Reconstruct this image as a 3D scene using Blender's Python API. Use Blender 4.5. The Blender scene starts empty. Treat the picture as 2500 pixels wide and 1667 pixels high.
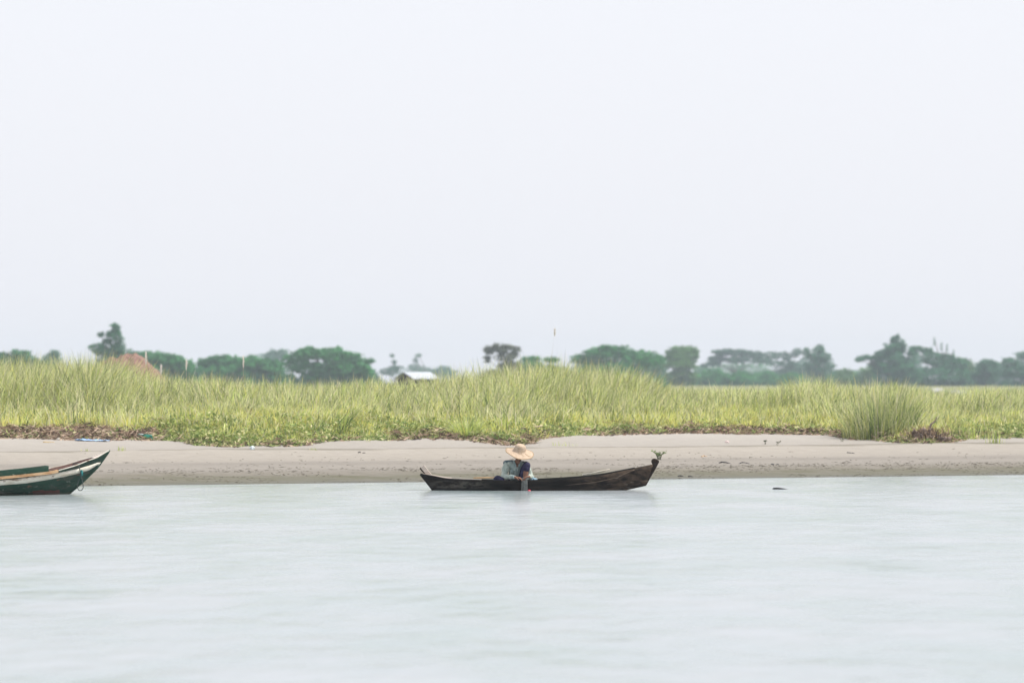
import bpy, bmesh, math, random
import numpy as np
from mathutils import Vector, Matrix, noise

random.seed(7)
RNG = np.random.default_rng(11)
scene = bpy.context.scene
COL = scene.collection

# ------------------------------------------------------------------ camera
CAM_H = 2.2
PXW, PXH = 2500.0, 1667.0          # photograph size in pixels
FPX = 9375.0                       # focal length in photograph pixels (135 mm on 36 mm)
HORIZON = 925.0
cam_data = bpy.data.cameras.new('camera')
cam_data.lens = 135.0
cam_data.sensor_width = 36.0
cam_data.clip_start = 0.1
cam_data.clip_end = 6000.0
cam = bpy.data.objects.new('camera', cam_data)
COL.objects.link(cam)
cam.location = (0, 0, CAM_H)
cam.rotation_euler = (math.radians(90) + math.atan((HORIZON - PXH / 2) / FPX), 0, 0)
cam_data.dof.use_dof = True
cam_data.dof.focus_distance = 76.0
cam_data.dof.aperture_fstop = 1.7
scene.camera = cam

# ------------------------------------------------------------------ light
SUN_EL = math.radians(56)
SUN_AZ = math.radians(-6)          # from +X (picture right) towards +Y (far bank)
world = bpy.data.worlds.new('World')
scene.world = world
world.use_nodes = True
wn = world.node_tree
wn.nodes.clear()
sky = wn.nodes.new('ShaderNodeTexSky')
sky.sky_type = 'NISHITA'
sky.sun_disc = False
sky.sun_elevation = SUN_EL
sky.sun_rotation = math.radians(90) - SUN_AZ
sky.air_density = 1.0
sky.dust_density = 6.0
sky.ozone_density = 1.0
hz = wn.nodes.new('ShaderNodeMix')
hz.data_type = 'RGBA'
hz.inputs[0].default_value = 0.80   # thin milky overcast veil over the clear-sky model
hz.inputs[7].default_value = (7.55, 7.66, 8.12, 1)
bg = wn.nodes.new('ShaderNodeBackground')
bg.inputs['Strength'].default_value = 0.115
wo = wn.nodes.new('ShaderNodeOutputWorld')
wn.links.new(sky.outputs[0], hz.inputs[6])
wn.links.new(hz.outputs[2], bg.inputs['Color'])
wn.links.new(bg.outputs[0], wo.inputs[0])

sun_data = bpy.data.lights.new('sun', 'SUN')
sun_data.energy = 3.4
sun_data.angle = math.radians(0.6)
sun_data.color = (1.0, 0.955, 0.88)
sun = bpy.data.objects.new('sun', sun_data)
COL.objects.link(sun)
sdir = Vector((math.cos(SUN_EL) * math.cos(SUN_AZ), math.cos(SUN_EL) * math.sin(SUN_AZ), math.sin(SUN_EL)))
sun.rotation_euler = sdir.to_track_quat('Z', 'Y').to_euler()
sun.location = (30, 60, 60)

scene.view_settings.view_transform = 'Standard'
scene.view_settings.look = 'None'
scene.view_settings.exposure = 0.32
scene.view_settings.gamma = 1.0
scene.render.engine = 'CYCLES'
scene.cycles.use_denoising = True
scene.cycles.max_bounces = 8
scene.cycles.transmission_bounces = 4
scene.cycles.volume_bounces = 0

# ------------------------------------------------------------------ helpers
def tag(o, label=None, cat=None, group=None, kind=None):
    if label: o['label'] = label
    if cat: o['category'] = cat
    if group: o['group'] = group
    if kind: o['kind'] = kind
    return o

def empty(name, loc, label, cat, group=None, rotz=0.0):
    o = bpy.data.objects.new(name, None)
    o.empty_display_size = 0.2
    COL.objects.link(o)
    o.location = loc
    o.rotation_euler = (0, 0, rotz)
    return tag(o, label, cat, group)

def link(name, me, mat=None, parent=None, smooth=False):
    o = bpy.data.objects.new(name, me)
    COL.objects.link(o)
    if mat is not None:
        me.materials.append(mat)
    if smooth:
        me.polygons.foreach_set('use_smooth', np.ones(len(me.polygons), dtype=bool))
    if parent is not None:
        o.parent = parent
    return o

def mesh_np(name, verts, faces_list, tint=None, attr=None):
    """verts Nx3, faces_list = list of (M x k) int arrays"""
    me = bpy.data.meshes.new(name)
    verts = np.asarray(verts, dtype=np.float32)
    me.vertices.add(len(verts))
    me.vertices.foreach_set('co', verts.ravel())
    tot = sum(len(f) for f in faces_list)
    loops = np.concatenate([np.asarray(f, dtype=np.int32).ravel() for f in faces_list])
    counts = np.concatenate([np.full(len(f), f.shape[1], dtype=np.int32) for f in faces_list])
    starts = np.concatenate([[0], np.cumsum(counts)[:-1]]).astype(np.int32)
    me.loops.add(len(loops))
    me.loops.foreach_set('vertex_index', loops)
    me.polygons.add(tot)
    me.polygons.foreach_set('loop_start', starts)
    me.polygons.foreach_set('loop_total', counts)
    me.update(calc_edges=True)
    if tint is not None:
        a = me.attributes.new('tint', 'FLOAT_COLOR', 'POINT')
        c = np.ones((len(verts), 4), dtype=np.float32)
        c[:, :3] = tint
        a.data.foreach_set('color', c.ravel())
    if attr is not None:
        for k, v in attr.items():
            a = me.attributes.new(k, 'FLOAT', 'POINT')
            a.data.foreach_set('value', np.asarray(v, dtype=np.float32))
    return me

def py_mesh(name, verts, faces):
    me = bpy.data.meshes.new(name)
    me.from_pydata([tuple(map(float, v)) for v in verts], [], [tuple(int(i) for i in f) for f in faces])
    me.update()
    return me

def bm_mesh(name, bm):
    bmesh.ops.recalc_face_normals(bm, faces=bm.faces)
    me = bpy.data.meshes.new(name)
    bm.to_mesh(me)
    bm.free()
    return me

def tube(pts, radii, sides=8, cap=True):
    """returns verts, faces of a tapered tube through pts"""
    pts = [Vector(p) for p in pts]
    if not hasattr(radii, '__len__'):
        radii = [radii] * len(pts)
    V, F = [], []
    prev = None
    for i, p in enumerate(pts):
        d = (pts[min(i + 1, len(pts) - 1)] - pts[max(i - 1, 0)])
        if d.length < 1e-9: d = Vector((0, 0, 1))
        d.normalize()
        if prev is None:
            a = Vector((0, 0, 1)) if abs(d.z) < 0.9 else Vector((1, 0, 0))
            u = d.cross(a).normalized()
        else:
            u = (prev - d * prev.dot(d)).normalized()
        prev = u
        w = d.cross(u)
        for k in range(sides):
            t = 2 * math.pi * k / sides
            V.append(p + (u * math.cos(t) + w * math.sin(t)) * radii[i])
    n = len(pts)
    for i in range(n - 1):
        for k in range(sides):
            a = i * sides + k; b = i * sides + (k + 1) % sides
            F.append((a, b, b + sides, a + sides))
    if cap:
        F.append(tuple(reversed(range(sides))))
        F.append(tuple(range((n - 1) * sides, n * sides)))
    return V, F

class MB:
    """collects several shapes into one mesh"""
    def __init__(self): self.V, self.F = [], []
    def add(self, V, F):
        o = len(self.V)
        self.V += [tuple(v) for v in V]
        self.F += [tuple(i + o for i in f) for f in F]
        return self
    def tube(self, pts, r, sides=8): return self.add(*tube(pts, r, sides))
    def box(self, c, s, rot=None):
        V = []
        for x in (-.5, .5):
            for y in (-.5, .5):
                for z in (-.5, .5):
                    v = Vector((x * s[0], y * s[1], z * s[2]))
                    if rot is not None: v = rot @ v
                    V.append(v + Vector(c))
        F = [(0, 1, 3, 2), (4, 6, 7, 5), (0, 4, 5, 1), (2, 3, 7, 6), (0, 2, 6, 4), (1, 5, 7, 3)]
        return self.add(V, F)
    def build(self, name, mat, parent=None, smooth=False, bevel=0.0):
        me = py_mesh(name, self.V, self.F)
        o = link(name, me, mat, parent, smooth)
        if bevel:
            m = o.modifiers.new('bevel', 'BEVEL'); m.width = bevel; m.segments = 2
            m.limit_method = 'ANGLE'
        return o

# ------------------------------------------------------------------ materials
def new_mat(name):
    m = bpy.data.materials.new(name)
    m.use_nodes = True
    nt = m.node_tree
    nt.nodes.clear()
    out = nt.nodes.new('ShaderNodeOutputMaterial')
    return m, nt, out

def ramp(nt, stops):
    r = nt.nodes.new('ShaderNodeValToRGB')
    e = r.color_ramp.elements
    while len(e) < len(stops): e.new(0.5)
    for i, (p, c) in enumerate(stops):
        e[i].position = p
        e[i].color = (c[0], c[1], c[2], 1)
    return r

def mat_noise(name, c1, c2, scale=6.0, stretch=(1, 1, 1), rough=0.7, bump=0.2, c3=None, spec=0.3, detail=6.0, patch=None):
    """principled surface whose base colour runs between two or three colours along a stretched noise"""
    m, nt, out = new_mat(name)
    tc = nt.nodes.new('ShaderNodeTexCoord')
    mp = nt.nodes.new('ShaderNodeMapping')
    mp.inputs['Scale'].default_value = stretch
    nz = nt.nodes.new('ShaderNodeTexNoise')
    nz.inputs['Scale'].default_value = scale
    nz.inputs['Detail'].default_value = detail
    nz.inputs['Roughness'].default_value = 0.65
    nt.links.new(tc.outputs['Object'], mp.inputs[0])
    nt.links.new(mp.outputs[0], nz.inputs['Vector'])
    st = [(0.32, c1), (0.68, c2)] if c3 is None else [(0.30, c1), (0.5, c2), (0.70, c3)]
    r = ramp(nt, st)
    nt.links.new(nz.outputs[0], r.inputs[0])
    b = nt.nodes.new('ShaderNodeBsdfPrincipled')
    b.inputs['Roughness'].default_value = rough
    b.inputs['Specular IOR Level'].default_value = spec
    col = r.outputs[0]
    if patch is not None:          # (colour, noise scale, threshold) of chips and stains
        n2 = nt.nodes.new('ShaderNodeTexNoise')
        n2.inputs['Scale'].default_value = patch[1]
        n2.inputs['Detail'].default_value = 8.0
        n2.inputs['Roughness'].default_value = 0.7
        nt.links.new(mp.outputs[0], n2.inputs['Vector'])
        r2 = ramp(nt, [(patch[2], (0, 0, 0)), (patch[2] + 0.05, (1, 1, 1))])
        nt.links.new(n2.outputs[0], r2.inputs[0])
        mx = nt.nodes.new('ShaderNodeMix'); mx.data_type = 'RGBA'
        nt.links.new(r2.outputs[0], mx.inputs[0])
        nt.links.new(col, mx.inputs[6])
        mx.inputs[7].default_value = (*patch[0], 1)
        col = mx.outputs[2]
    nt.links.new(col, b.inputs['Base Color'])
    if bump:
        bp = nt.nodes.new('ShaderNodeBump')
        bp.inputs['Strength'].default_value = bump
        bp.inputs['Distance'].default_value = 0.01
        nt.links.new(nz.outputs[0], bp.inputs['Height'])
        nt.links.new(bp.outputs[0], b.inputs['Normal'])
    nt.links.new(b.outputs[0], out.inputs[0])
    return m

def overlay(m, colour, scale, thr, soft=0.06, xr=None, zr=None, amount=1.0, stretch=(1, 1, 1)):
    """a second colour in noise-shaped patches, optionally only on one stretch of the object"""
    nt = m.node_tree
    bs = [n for n in nt.nodes if n.type == 'BSDF_PRINCIPLED'][0]
    old = bs.inputs['Base Color'].links[0].from_socket
    tc = nt.nodes.new('ShaderNodeTexCoord')
    mp = nt.nodes.new('ShaderNodeMapping'); mp.inputs['Scale'].default_value = stretch
    nt.links.new(tc.outputs['Object'], mp.inputs[0])
    nz = nt.nodes.new('ShaderNodeTexNoise'); nz.inputs['Scale'].default_value = scale
    nz.inputs['Detail'].default_value = 8; nz.inputs['Roughness'].default_value = 0.7
    nt.links.new(mp.outputs[0], nz.inputs['Vector'])
    sx = nt.nodes.new('ShaderNodeSeparateXYZ'); nt.links.new(tc.outputs['Object'], sx.inputs[0])
    def mr(sock, a, b):
        r = nt.nodes.new('ShaderNodeMapRange'); r.interpolation_type = 'SMOOTHSTEP'
        r.inputs['From Min'].default_value = a; r.inputs['From Max'].default_value = b
        nt.links.new(sock, r.inputs['Value']); return r.outputs[0]
    def mul(a, b):
        n = nt.nodes.new('ShaderNodeMath'); n.operation = 'MULTIPLY'
        for i, v in enumerate((a, b)):
            if isinstance(v, (int, float)): n.inputs[i].default_value = v
            else: nt.links.new(v, n.inputs[i])
        return n.outputs[0]
    f = mul(mr(nz.outputs[0], thr, thr + soft), amount)
    for rg, sock in ((xr, sx.outputs['X']), (zr, sx.outputs['Z'])):
        if rg is not None:
            f = mul(f, mr(sock, rg[0], rg[1]))
            if len(rg) > 2: f = mul(f, mr(sock, rg[3], rg[2]))
    mx = nt.nodes.new('ShaderNodeMix'); mx.data_type = 'RGBA'
    nt.links.new(f, mx.inputs[0]); nt.links.new(old, mx.inputs[6]); mx.inputs[7].default_value = (*colour, 1)
    nt.links.new(mx.outputs[2], bs.inputs['Base Color'])

def mat_leaf(name, mul=(1, 1, 1), trans=0.35, rough=0.6):
    """leaf or blade whose colour is stored per blade in the 'tint' attribute; lets light through"""
    m, nt, out = new_mat(name)
    at = nt.nodes.new('ShaderNodeAttribute')
    at.attribute_name = 'tint'
    mu = nt.nodes.new('ShaderNodeMix'); mu.data_type = 'RGBA'; mu.blend_type = 'MULTIPLY'
    mu.inputs[0].default_value = 1.0
    nt.links.new(at.outputs['Color'], mu.inputs[6])
    mu.inputs[7].default_value = (*mul, 1)
    d = nt.nodes.new('ShaderNodeBsdfDiffuse')
    t = nt.nodes.new('ShaderNodeBsdfTranslucent')
    mx = nt.nodes.new('ShaderNodeMixShader')
    mx.inputs[0].default_value = trans
    nt.links.new(mu.outputs[2], d.inputs[0])
    nt.links.new(mu.outputs[2], t.inputs[0])
    nt.links.new(d.outputs[0], mx.inputs[1])
    nt.links.new(t.outputs[0], mx.inputs[2])
    g = nt.nodes.new('ShaderNodeBsdfGlossy')
    g.inputs['Roughness'].default_value = rough
    g.inputs['Color'].default_value = (0.5, 0.5, 0.5, 1)
    m2 = nt.nodes.new('ShaderNodeMixShader'); m2.inputs[0].default_value = 0.04
    nt.links.new(mx.outputs[0], m2.inputs[1])
    nt.links.new(g.outputs[0], m2.inputs[2])
    nt.links.new(m2.outputs[0], out.inputs[0])
    return m
# ------------------------------------------------------------------ terrain shape
def shore(x):
    return 82.9 + 0.45 * np.clip(x, -60, 60)

def sm(a, b, t):
    u = np.clip((t - a) / (b - a), 0, 1)
    return u * u * (3 - 2 * u)

def vnoise(x, y, sc, seed=0):
    """smooth value noise, vectorised"""
    x = np.asarray(x, dtype=float) / sc + 1000.0 + seed * 17.3
    y = np.asarray(y, dtype=float) / sc + 1000.0 + seed * 7.7
    xi = np.floor(x).astype(np.int64); yi = np.floor(y).astype(np.int64)
    xf = x - xi; yf = y - yi
    def h(a, b):
        n = (a * 374761393 + b * 668265263 + seed * 1442695) & 0x7fffffff
        n = ((n ^ (n >> 13)) * 1274126177) & 0x7fffffff
        return ((n ^ (n >> 16)) & 0xffff) / 65535.0
    u = xf * xf * (3 - 2 * xf); v = yf * yf * (3 - 2 * yf)
    return (h(xi, yi) * (1 - u) + h(xi + 1, yi) * u) * (1 - v) + (h(xi, yi + 1) * (1 - u) + h(xi + 1, yi + 1) * u) * v

BANK = False
def ground_z(x, y):
    x = np.asarray(x, dtype=float); y = np.asarray(y, dtype=float)
    s = y - shore(x)
    w = (vnoise(x, s * 0 + 3, 2.2, 1) - 0.5) * 0.9 + (vnoise(x, s * 0 + 9, 0.6, 2) - 0.5) * 0.25
    z = np.where(s < 0, np.maximum(0.07 * s, -1.0), 0.0)
    z = z + np.clip(s, 0, 14) * 0.05
    z = z + 0.02 * np.clip(s - 14, 0, 8)
    # small wave-cut ledges along the beach
    z = z + 0.035 * sm(2.5, 2.7, s + w * 0.5) - 0.035 * sm(3.0, 5.0, s)
    z = z + 0.022 * sm(5.2, 5.4, s + w * 0.9) - 0.022 * sm(5.6, 7, s)
    z = z + 0.075 * sm(7.2, 9.6, s + w * 0.3) * (1 - sm(9.7, 10.1, s + w * 0.3)) 
    z = z + 0.05 * (vnoise(x, y, 3.5, 3) - 0.5) * sm(3, 12, s)
    z = z + 0.05 * (vnoise(x, y, 0.9, 4) - 0.5) * sm(11, 14, s)
    if BANK:     # the low bank on which the plants stand
        v = s - edge(x)
        hgt = np.interp(x, [-15, -9.5, -8.3, -4.2, -3.0, 1.5, 3, 15], [0.30, 0.30, 0.46, 0.46, 0.34, 0.36, 0.22, 0.22])
        z = z + hgt * sm(-0.1, 2.6, v) - 0.42 * sm(26, 70, s)     # the land behind lies a little lower
    return z

def at_px(px, py):
    """point of the ground seen at a photograph pixel"""
    dx = (px - 1250.0) / FPX; dz = (HORIZON - py) / FPX
    t = np.arange(60, 400, 0.02)
    z = CAM_H + dz * t
    g = np.maximum(ground_z(dx * t, t), 0.0)
    i = np.argmax(z <= g)
    return Vector((dx * t[i], t[i], g[i]))

def at_d(px, py, D):
    return Vector(((px - 1250.0) / FPX * D, D, CAM_H + (HORIZON - py) / FPX * D))

def gz(x, y): return float(ground_z(x, y))

# edge of the vegetation, measured from the shore line, as a function of x
_ex = np.array([-14, -11.6, -9.6, -8.4, -7.4, -5.2, -4.3, -2.6, -1.4, -0.3, 0.3, 1.0, 2.4, 4.5, 7.6, 8.6, 9.6, 10.6, 11.4, 12.6, 14])
_ey = [1070, 1072, 1074, 1075, 1088, 1090, 1076, 1071, 1072, 1082, 1083, 1068, 1064, 1057, 1060, 1066, 1078, 1082, 1076, 1068, 1068]
_es = []
for x_, y_ in zip(_ex, _ey):
    px_ = 1250 + x_ / 97.0 * FPX
    p_ = at_px(px_, y_)
    _es.append(p_.y - float(shore(p_.x)))
_es = np.array(_es)
def edge(x):
    x = np.asarray(x, dtype=float)
    return np.interp(x, _ex, _es) + (vnoise(x, x * 0, 0.7, 5) - 0.5) * 0.9 + (vnoise(x, x * 0, 0.2, 6) - 0.5) * 0.4

BANK = True

# ------------------------------------------------------------------ ground sheet
gx = np.concatenate([[-900, -600, -400, -250, -150, -90, -55, -38, -30], np.arange(-24, 24.01, 0.2), [30, 38, 55, 90, 150, 250, 400, 600, 900]])
gy = np.concatenate([[-60, 0, 30, 50, 62], np.arange(68, 104, 0.13), np.arange(104, 125, 0.6), [128, 134, 142, 155, 175, 200, 240, 300, 380, 480, 600, 800, 1100, 1500]])
GX, GY = np.meshgrid(gx, gy)
GZ = ground_z(GX, GY)
gs = (GY - shore(GX))
nyx = GX.shape
idx = np.arange(GX.size).reshape(nyx)
gf = np.stack([idx[:-1, :-1], idx[:-1, 1:], idx[1:, 1:], idx[1:, :-1]], -1).reshape(-1, 4)
gme = mesh_np('ground', np.stack([GX, GY, GZ], -1).reshape(-1, 3), [gf],
              attr={'s': gs.ravel(), 'veg': (gs - edge(GX)).ravel()})

m_ground, nt, out = new_mat('sand_and_soil')
at_s = nt.nodes.new('ShaderNodeAttribute'); at_s.attribute_name = 's'
at_v = nt.nodes.new('ShaderNodeAttribute'); at_v.attribute_name = 'veg'
tc = nt.nodes.new('ShaderNodeTexCoord')
def noise_node(scale, stretch=(1, 1, 1), detail=5.0, rough=0.6):
    mp = nt.nodes.new('ShaderNodeMapping'); mp.inputs['Scale'].default_value = stretch
    mp.inputs['Rotation'].default_value = (0, 0, math.radians(-24.2))
    nz = nt.nodes.new('ShaderNodeTexNoise'); nz.inputs['Scale'].default_value = scale
    nz.inputs['Detail'].default_value = detail; nz.inputs['Roughness'].default_value = rough
    nt.links.new(tc.outputs['Object'], mp.inputs[0]); nt.links.new(mp.outputs[0], nz.inputs['Vector'])
    return nz
def math_node(op, a, b=None, clamp=False):
    n = nt.nodes.new('ShaderNodeMath'); n.operation = op; n.use_clamp = clamp
    for i, v in enumerate((a, b)):
        if v is None: continue
        if isinstance(v, (int, float)): n.inputs[i].default_value = v
        else: nt.links.new(v, n.inputs[i])
    return n.outputs[0]
def mix_node(f, a, b):
    n = nt.nodes.new('ShaderNodeMix'); n.data_type = 'RGBA'
    for i, v in ((0, f), (6, a), (7, b)):
        if isinstance(v, tuple): n.inputs[i].default_value = (*v, 1)
        elif isinstance(v, (int, float)): n.inputs[i].default_value = v
        else: nt.links.new(v, n.inputs[i])
    return n.outputs[2]
streak = noise_node(1.0, (0.35, 1.6, 1), 6.0)
fine = noise_node(5.0, (0.6, 1.3, 1), 6.0, 0.7)
broad = noise_node(0.25, (0.5, 1.5, 1), 3.0)
# distance from the water with wandering
sw = math_node('ADD', at_s.outputs['Fac'], math_node('MULTIPLY', math_node('SUBTRACT', streak.outputs[0], 0.5), 1.5))
s01 = math_node('DIVIDE', sw, 16.0, True)
base = ramp(nt, [(0.0, (0.070, 0.063, 0.050)), (0.025, (0.115, 0.104, 0.084)), (0.06, (0.162, 0.146, 0.120)), (0.17, (0.205, 0.186, 0.160)), (0.30, (0.252, 0.230, 0.202)), (0.36, (0.228, 0.208, 0.183)),
                 (0.42, (0.288, 0.262, 0.228)), (0.58, (0.325, 0.297, 0.259)), (0.60, (0.20, 0.183, 0.150)), (0.612, (0.20, 0.183, 0.150)), (0.63, (0.302, 0.278, 0.248)), (1.0, (0.360, 0.335, 0.303))])  # dark stops: damp hollow, plus painted shade strengthening the ledge lines
nt.links.new(s01, base.inputs[0])
grain = ramp(nt, [(0.25, (0.86, 0.86, 0.86)), (0.75, (1.12, 1.12, 1.12))])
nt.links.new(fine.outputs[0], grain.inputs[0])
mg = nt.nodes.new('ShaderNodeMix'); mg.data_type = 'RGBA'; mg.blend_type = 'MULTIPLY'; mg.inputs[0].default_value = 1.0
nt.links.new(base.outputs[0], mg.inputs[6]); nt.links.new(grain.outputs[0], mg.inputs[7])
# green-brown algae film on the wet strip and in the hollow behind the berm
band = ramp(nt, [(0.0, (0.25,) * 3), (0.02, (0.75,) * 3), (0.12, (0.9,) * 3), (0.165, (0.25,) * 3), (0.22, (0.0,) * 3), (0.618, (0,) * 3), (0.632, (0.55,) * 3), (0.66, (0.0,) * 3)])
s01b = math_node('DIVIDE', math_node('ADD', at_s.outputs['Fac'], math_node('MULTIPLY', math_node('SUBTRACT', broad.outputs[0], 0.5), 2.0)), 16.0, True)
nt.links.new(s01b, band.inputs[0])
alg = noise_node(2.6, (0.45, 1.3, 1), 8.0, 0.75)
algr = ramp(nt, [(0.36, (0.15,) * 3), (0.58, (1,) * 3)])
nt.links.new(alg.outputs[0], algr.inputs[0])
algf = math_node('MULTIPLY', band.outputs[0], algr.outputs[0], True)
c1 = mix_node(algf, mg.outputs[2], (0.088, 0.086, 0.042))
# scattered dark specks of dry weed
spk = noise_node(7.0, (0.55, 1.0, 1), 3.0, 0.6)
spr = ramp(nt, [(0.66, (0,) * 3), (0.70, (0.8,) * 3)])
nt.links.new(spk.outputs[0], spr.inputs[0])
spb = ramp(nt, [(0.0, (1,) * 3), (0.2, (1.0,) * 3), (0.36, (0.7,) * 3), (0.5, (0.0,) * 3)])
nt.links.new(s01b, spb.inputs[0])
c2 = mix_node(math_node('MULTIPLY', spr.outputs[0], spb.outputs[0], True), c1, (0.045, 0.040, 0.028))
# soil under the plants
vf = ramp(nt, [(0.45, (0,) * 3), (0.55, (1,) * 3)])
nt.links.new(math_node('ADD', math_node('MULTIPLY', at_v.outputs['Fac'], 0.12), 0.45, True), vf.inputs[0])
soil = ramp(nt, [(0.3, (0.15, 0.14, 0.06)), (0.7, (0.30, 0.32, 0.13))])
nt.links.new(fine.outputs[0], soil.inputs[0])
c3 = mix_node(vf.outputs[0], c2, soil.outputs[0])
b = nt.nodes.new('ShaderNodeBsdfPrincipled')
b.inputs['Specular IOR Level'].default_value = 0.2
rr = ramp(nt, [(0.0, (0.45,) * 3), (0.15, (0.8,) * 3), (0.3, (0.95,) * 3)])
nt.links.new(s01, rr.inputs[0]); nt.links.new(rr.outputs[0], b.inputs['Roughness'])
nt.links.new(c3, b.inputs['Base Color'])
bp = nt.nodes.new('ShaderNodeBump'); bp.inputs['Strength'].default_value = 0.35; bp.inputs['Distance'].default_value = 0.04
nt.links.new(math_node('ADD', math_node('MULTIPLY', fine.outputs[0], 0.5), streak.outputs[0]), bp.inputs['Height'])
nt.links.new(bp.outputs[0], b.inputs['Normal'])
nt.links.new(b.outputs[0], out.inputs[0])
ground = link('ground', gme, m_ground, None, True)
tag(ground, kind='structure')

# ------------------------------------------------------------------ river
wx = np.concatenate([[-900, -400, -150, -60], np.arange(-30, 30.1, 3), [60, 150, 400, 900]])
wy = np.concatenate([[-60, -20, 0], np.arange(10, 121, 3)])
WX, WY = np.meshgrid(wx, wy)
idx = np.arange(WX.size).reshape(WX.shape)
wf = np.stack([idx[:-1, :-1], idx[:-1, 1:], idx[1:, 1:], idx[1:, :-1]], -1).reshape(-1, 4)
keep = (ground_z(WX, WY).ravel()[wf] < 0.25).any(1)
wme = mesh_np('river_water', np.stack([WX, WY, WX * 0], -1).reshape(-1, 3), [wf[keep]])
m_water, nt, out = new_mat('silty_water')
tc = nt.nodes.new('ShaderNodeTexCoord')
def nz3(scale, stretch, detail, rough=0.55):
    mp = nt.nodes.new('ShaderNodeMapping'); mp.inputs['Scale'].default_value = stretch
    mp.inputs['Rotation'].default_value = (0, 0, math.radians(-14))
    n = nt.nodes.new('ShaderNodeTexNoise'); n.inputs['Scale'].default_value = scale
    n.inputs['Detail'].default_value = detail; n.inputs['Roughness'].default_value = rough
    nt.links.new(tc.outputs['Object'], mp.inputs[0]); nt.links.new(mp.outputs[0], n.inputs['Vector'])
    return n
swell = nz3(0.5, (1.0, 0.6, 1), 1.5)
rip = nz3(1.9, (1.0, 0.6, 1), 2.2, 0.5)
patch = nz3(0.45, (1.0, 0.45, 1), 5.0, 0.65)
hsum = math_node('ADD', math_node('MULTIPLY', swell.outputs[0], 0.30), math_node('MULTIPLY', rip.outputs[0], 0.23))
bp = nt.nodes.new('ShaderNodeBump'); bp.inputs['Strength'].default_value = 1.0; bp.inputs['Distance'].default_value = 0.16
nt.links.new(hsum, bp.inputs['Height'])
silt = ramp(nt, [(0.35, (0.232, 0.288, 0.288)), (0.62, (0.318, 0.345, 0.364))])
nt.links.new(patch.outputs[0], silt.inputs[0])
b = nt.nodes.new('ShaderNodeBsdfPrincipled')
nt.links.new(silt.outputs[0], b.inputs['Base Color'])
b.inputs['IOR'].default_value = 1.33
b.inputs['Specular IOR Level'].default_value = 0.5
rgh = ramp(nt, [(0.3, (0.16,) * 3), (0.7, (0.23,) * 3)])
nt.links.new(patch.outputs[0], rgh.inputs[0]); nt.links.new(rgh.outputs[0], b.inputs['Roughness'])
nt.links.new(bp.outputs[0], b.inputs['Normal'])
nt.links.new(b.outputs[0], out.inputs[0])
river = link('river_water', wme, m_water, None, True)
tag(river, kind='structure')
# ------------------------------------------------------------------ grass blades
m_grass = mat_leaf('grass_blade', trans=0.42)
m_leaf = mat_leaf('creeper_leaf', trans=0.3)
m_litter = mat_leaf('dry_litter', trans=0.05)

def blades(x, y, h, w, lean, az, tint, z=None, bend=1.0, face=None):
    """ribbons: 7 vertices each. Returns verts, quads, tris, tints"""
    n = len(x)
    z0 = ground_z(x, y) - 0.02 if z is None else z
    if face is None:
        face = RNG.uniform(0, 2 * np.pi, n)
    sx, sy = np.cos(face), np.sin(face)
    dx, dy = np.cos(az), np.sin(az)
    V = np.zeros((n, 7, 3), dtype=np.float32)
    for k, t in enumerate((0.0, 0.38, 0.74)):
        off = lean * h * (t ** (1 + bend))
        up = h * t * (1 - 0.28 * lean * t)
        ww = w * (1.0, 0.85, 0.55)[k] * 0.5
        for sgn, j in ((-1, 2 * k), (1, 2 * k + 1)):
            V[:, j, 0] = x + dx * off + sgn * sx * ww
            V[:, j, 1] = y + dy * off + sgn * sy * ww
            V[:, j, 2] = z0 + up
    V[:, 6, 0] = x + dx * lean * h; V[:, 6, 1] = y + dy * lean * h
    V[:, 6, 2] = z0 + h * (1 - 0.28 * lean)
    b = (np.arange(n) * 7)[:, None]
    Q = np.concatenate([b + np.array([[0, 1, 3, 2]]), b + np.array([[2, 3, 5, 4]])])
    T = b + np.array([[4, 5, 6]])
    tt = np.repeat(tint[:, None, :], 7, 1).reshape(-1, 3)
    return V.reshape(-1, 3), Q, T, tt

class Grass:
    def __init__(self): self.V, self.Q, self.T, self.C, self.n = [], [], [], [], 0
    def add(self, *a, **k):
        V, Q, T, C = blades(*a, **k)
        self.V.append(V); self.Q.append(Q + self.n); self.T.append(T + self.n); self.C.append(C)
        self.n += len(V)
    def build(self, name, mat, parent=None):
        me = mesh_np(name, np.concatenate(self.V), [np.concatenate(self.Q), np.concatenate(self.T)], tint=np.concatenate(self.C))
        return link(name, me, mat, parent)

# height of the stand (top of the grass in metres above the water) along x, for blades about 105 m out
_tx = np.array([-60, 0, 60, 120, 200, 250, 290, 330, 380, 420, 560, 640, 760, 880, 960, 1040, 1090, 1150, 1220, 1300, 1440, 1520, 1570, 1620, 1680, 1830, 1900, 1950, 2000, 2040, 2090, 2150, 2200, 2260, 2330, 2500, 2560])
_tz = np.array([872, 872, 868, 876, 868, 864, 878, 900, 914, 917, 919, 925, 928, 922, 926, 920, 896, 890, 880, 874, 874, 886, 908, 936, 945, 949, 940, 918, 912, 930, 936, 927, 930, 944, 949, 945, 945])
def stand_top(x, y):
    """level of the grass tops, following the rise and fall of the stand along the bank"""
    y = np.asarray(y, dtype=float)
    px = 1250 + np.asarray(x) / y * FPX
    ax = (px - 1250) / FPX * 107.0
    top = np.interp(px, _tx, _tz)
    d = np.where(top > HORIZON, np.clip(y, 95, 170), np.clip(y, 95, 112))
    return CAM_H + (HORIZON - top) / FPX * d

PALE = np.array([0.84, 0.86, 0.46]); MID = np.array([0.60, 0.71, 0.20]); DEEP = np.array([0.085, 0.155, 0.05])
YEL = np.array([0.84, 0.78, 0.24]); STRAW = np.array([0.88, 0.81, 0.56])

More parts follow.
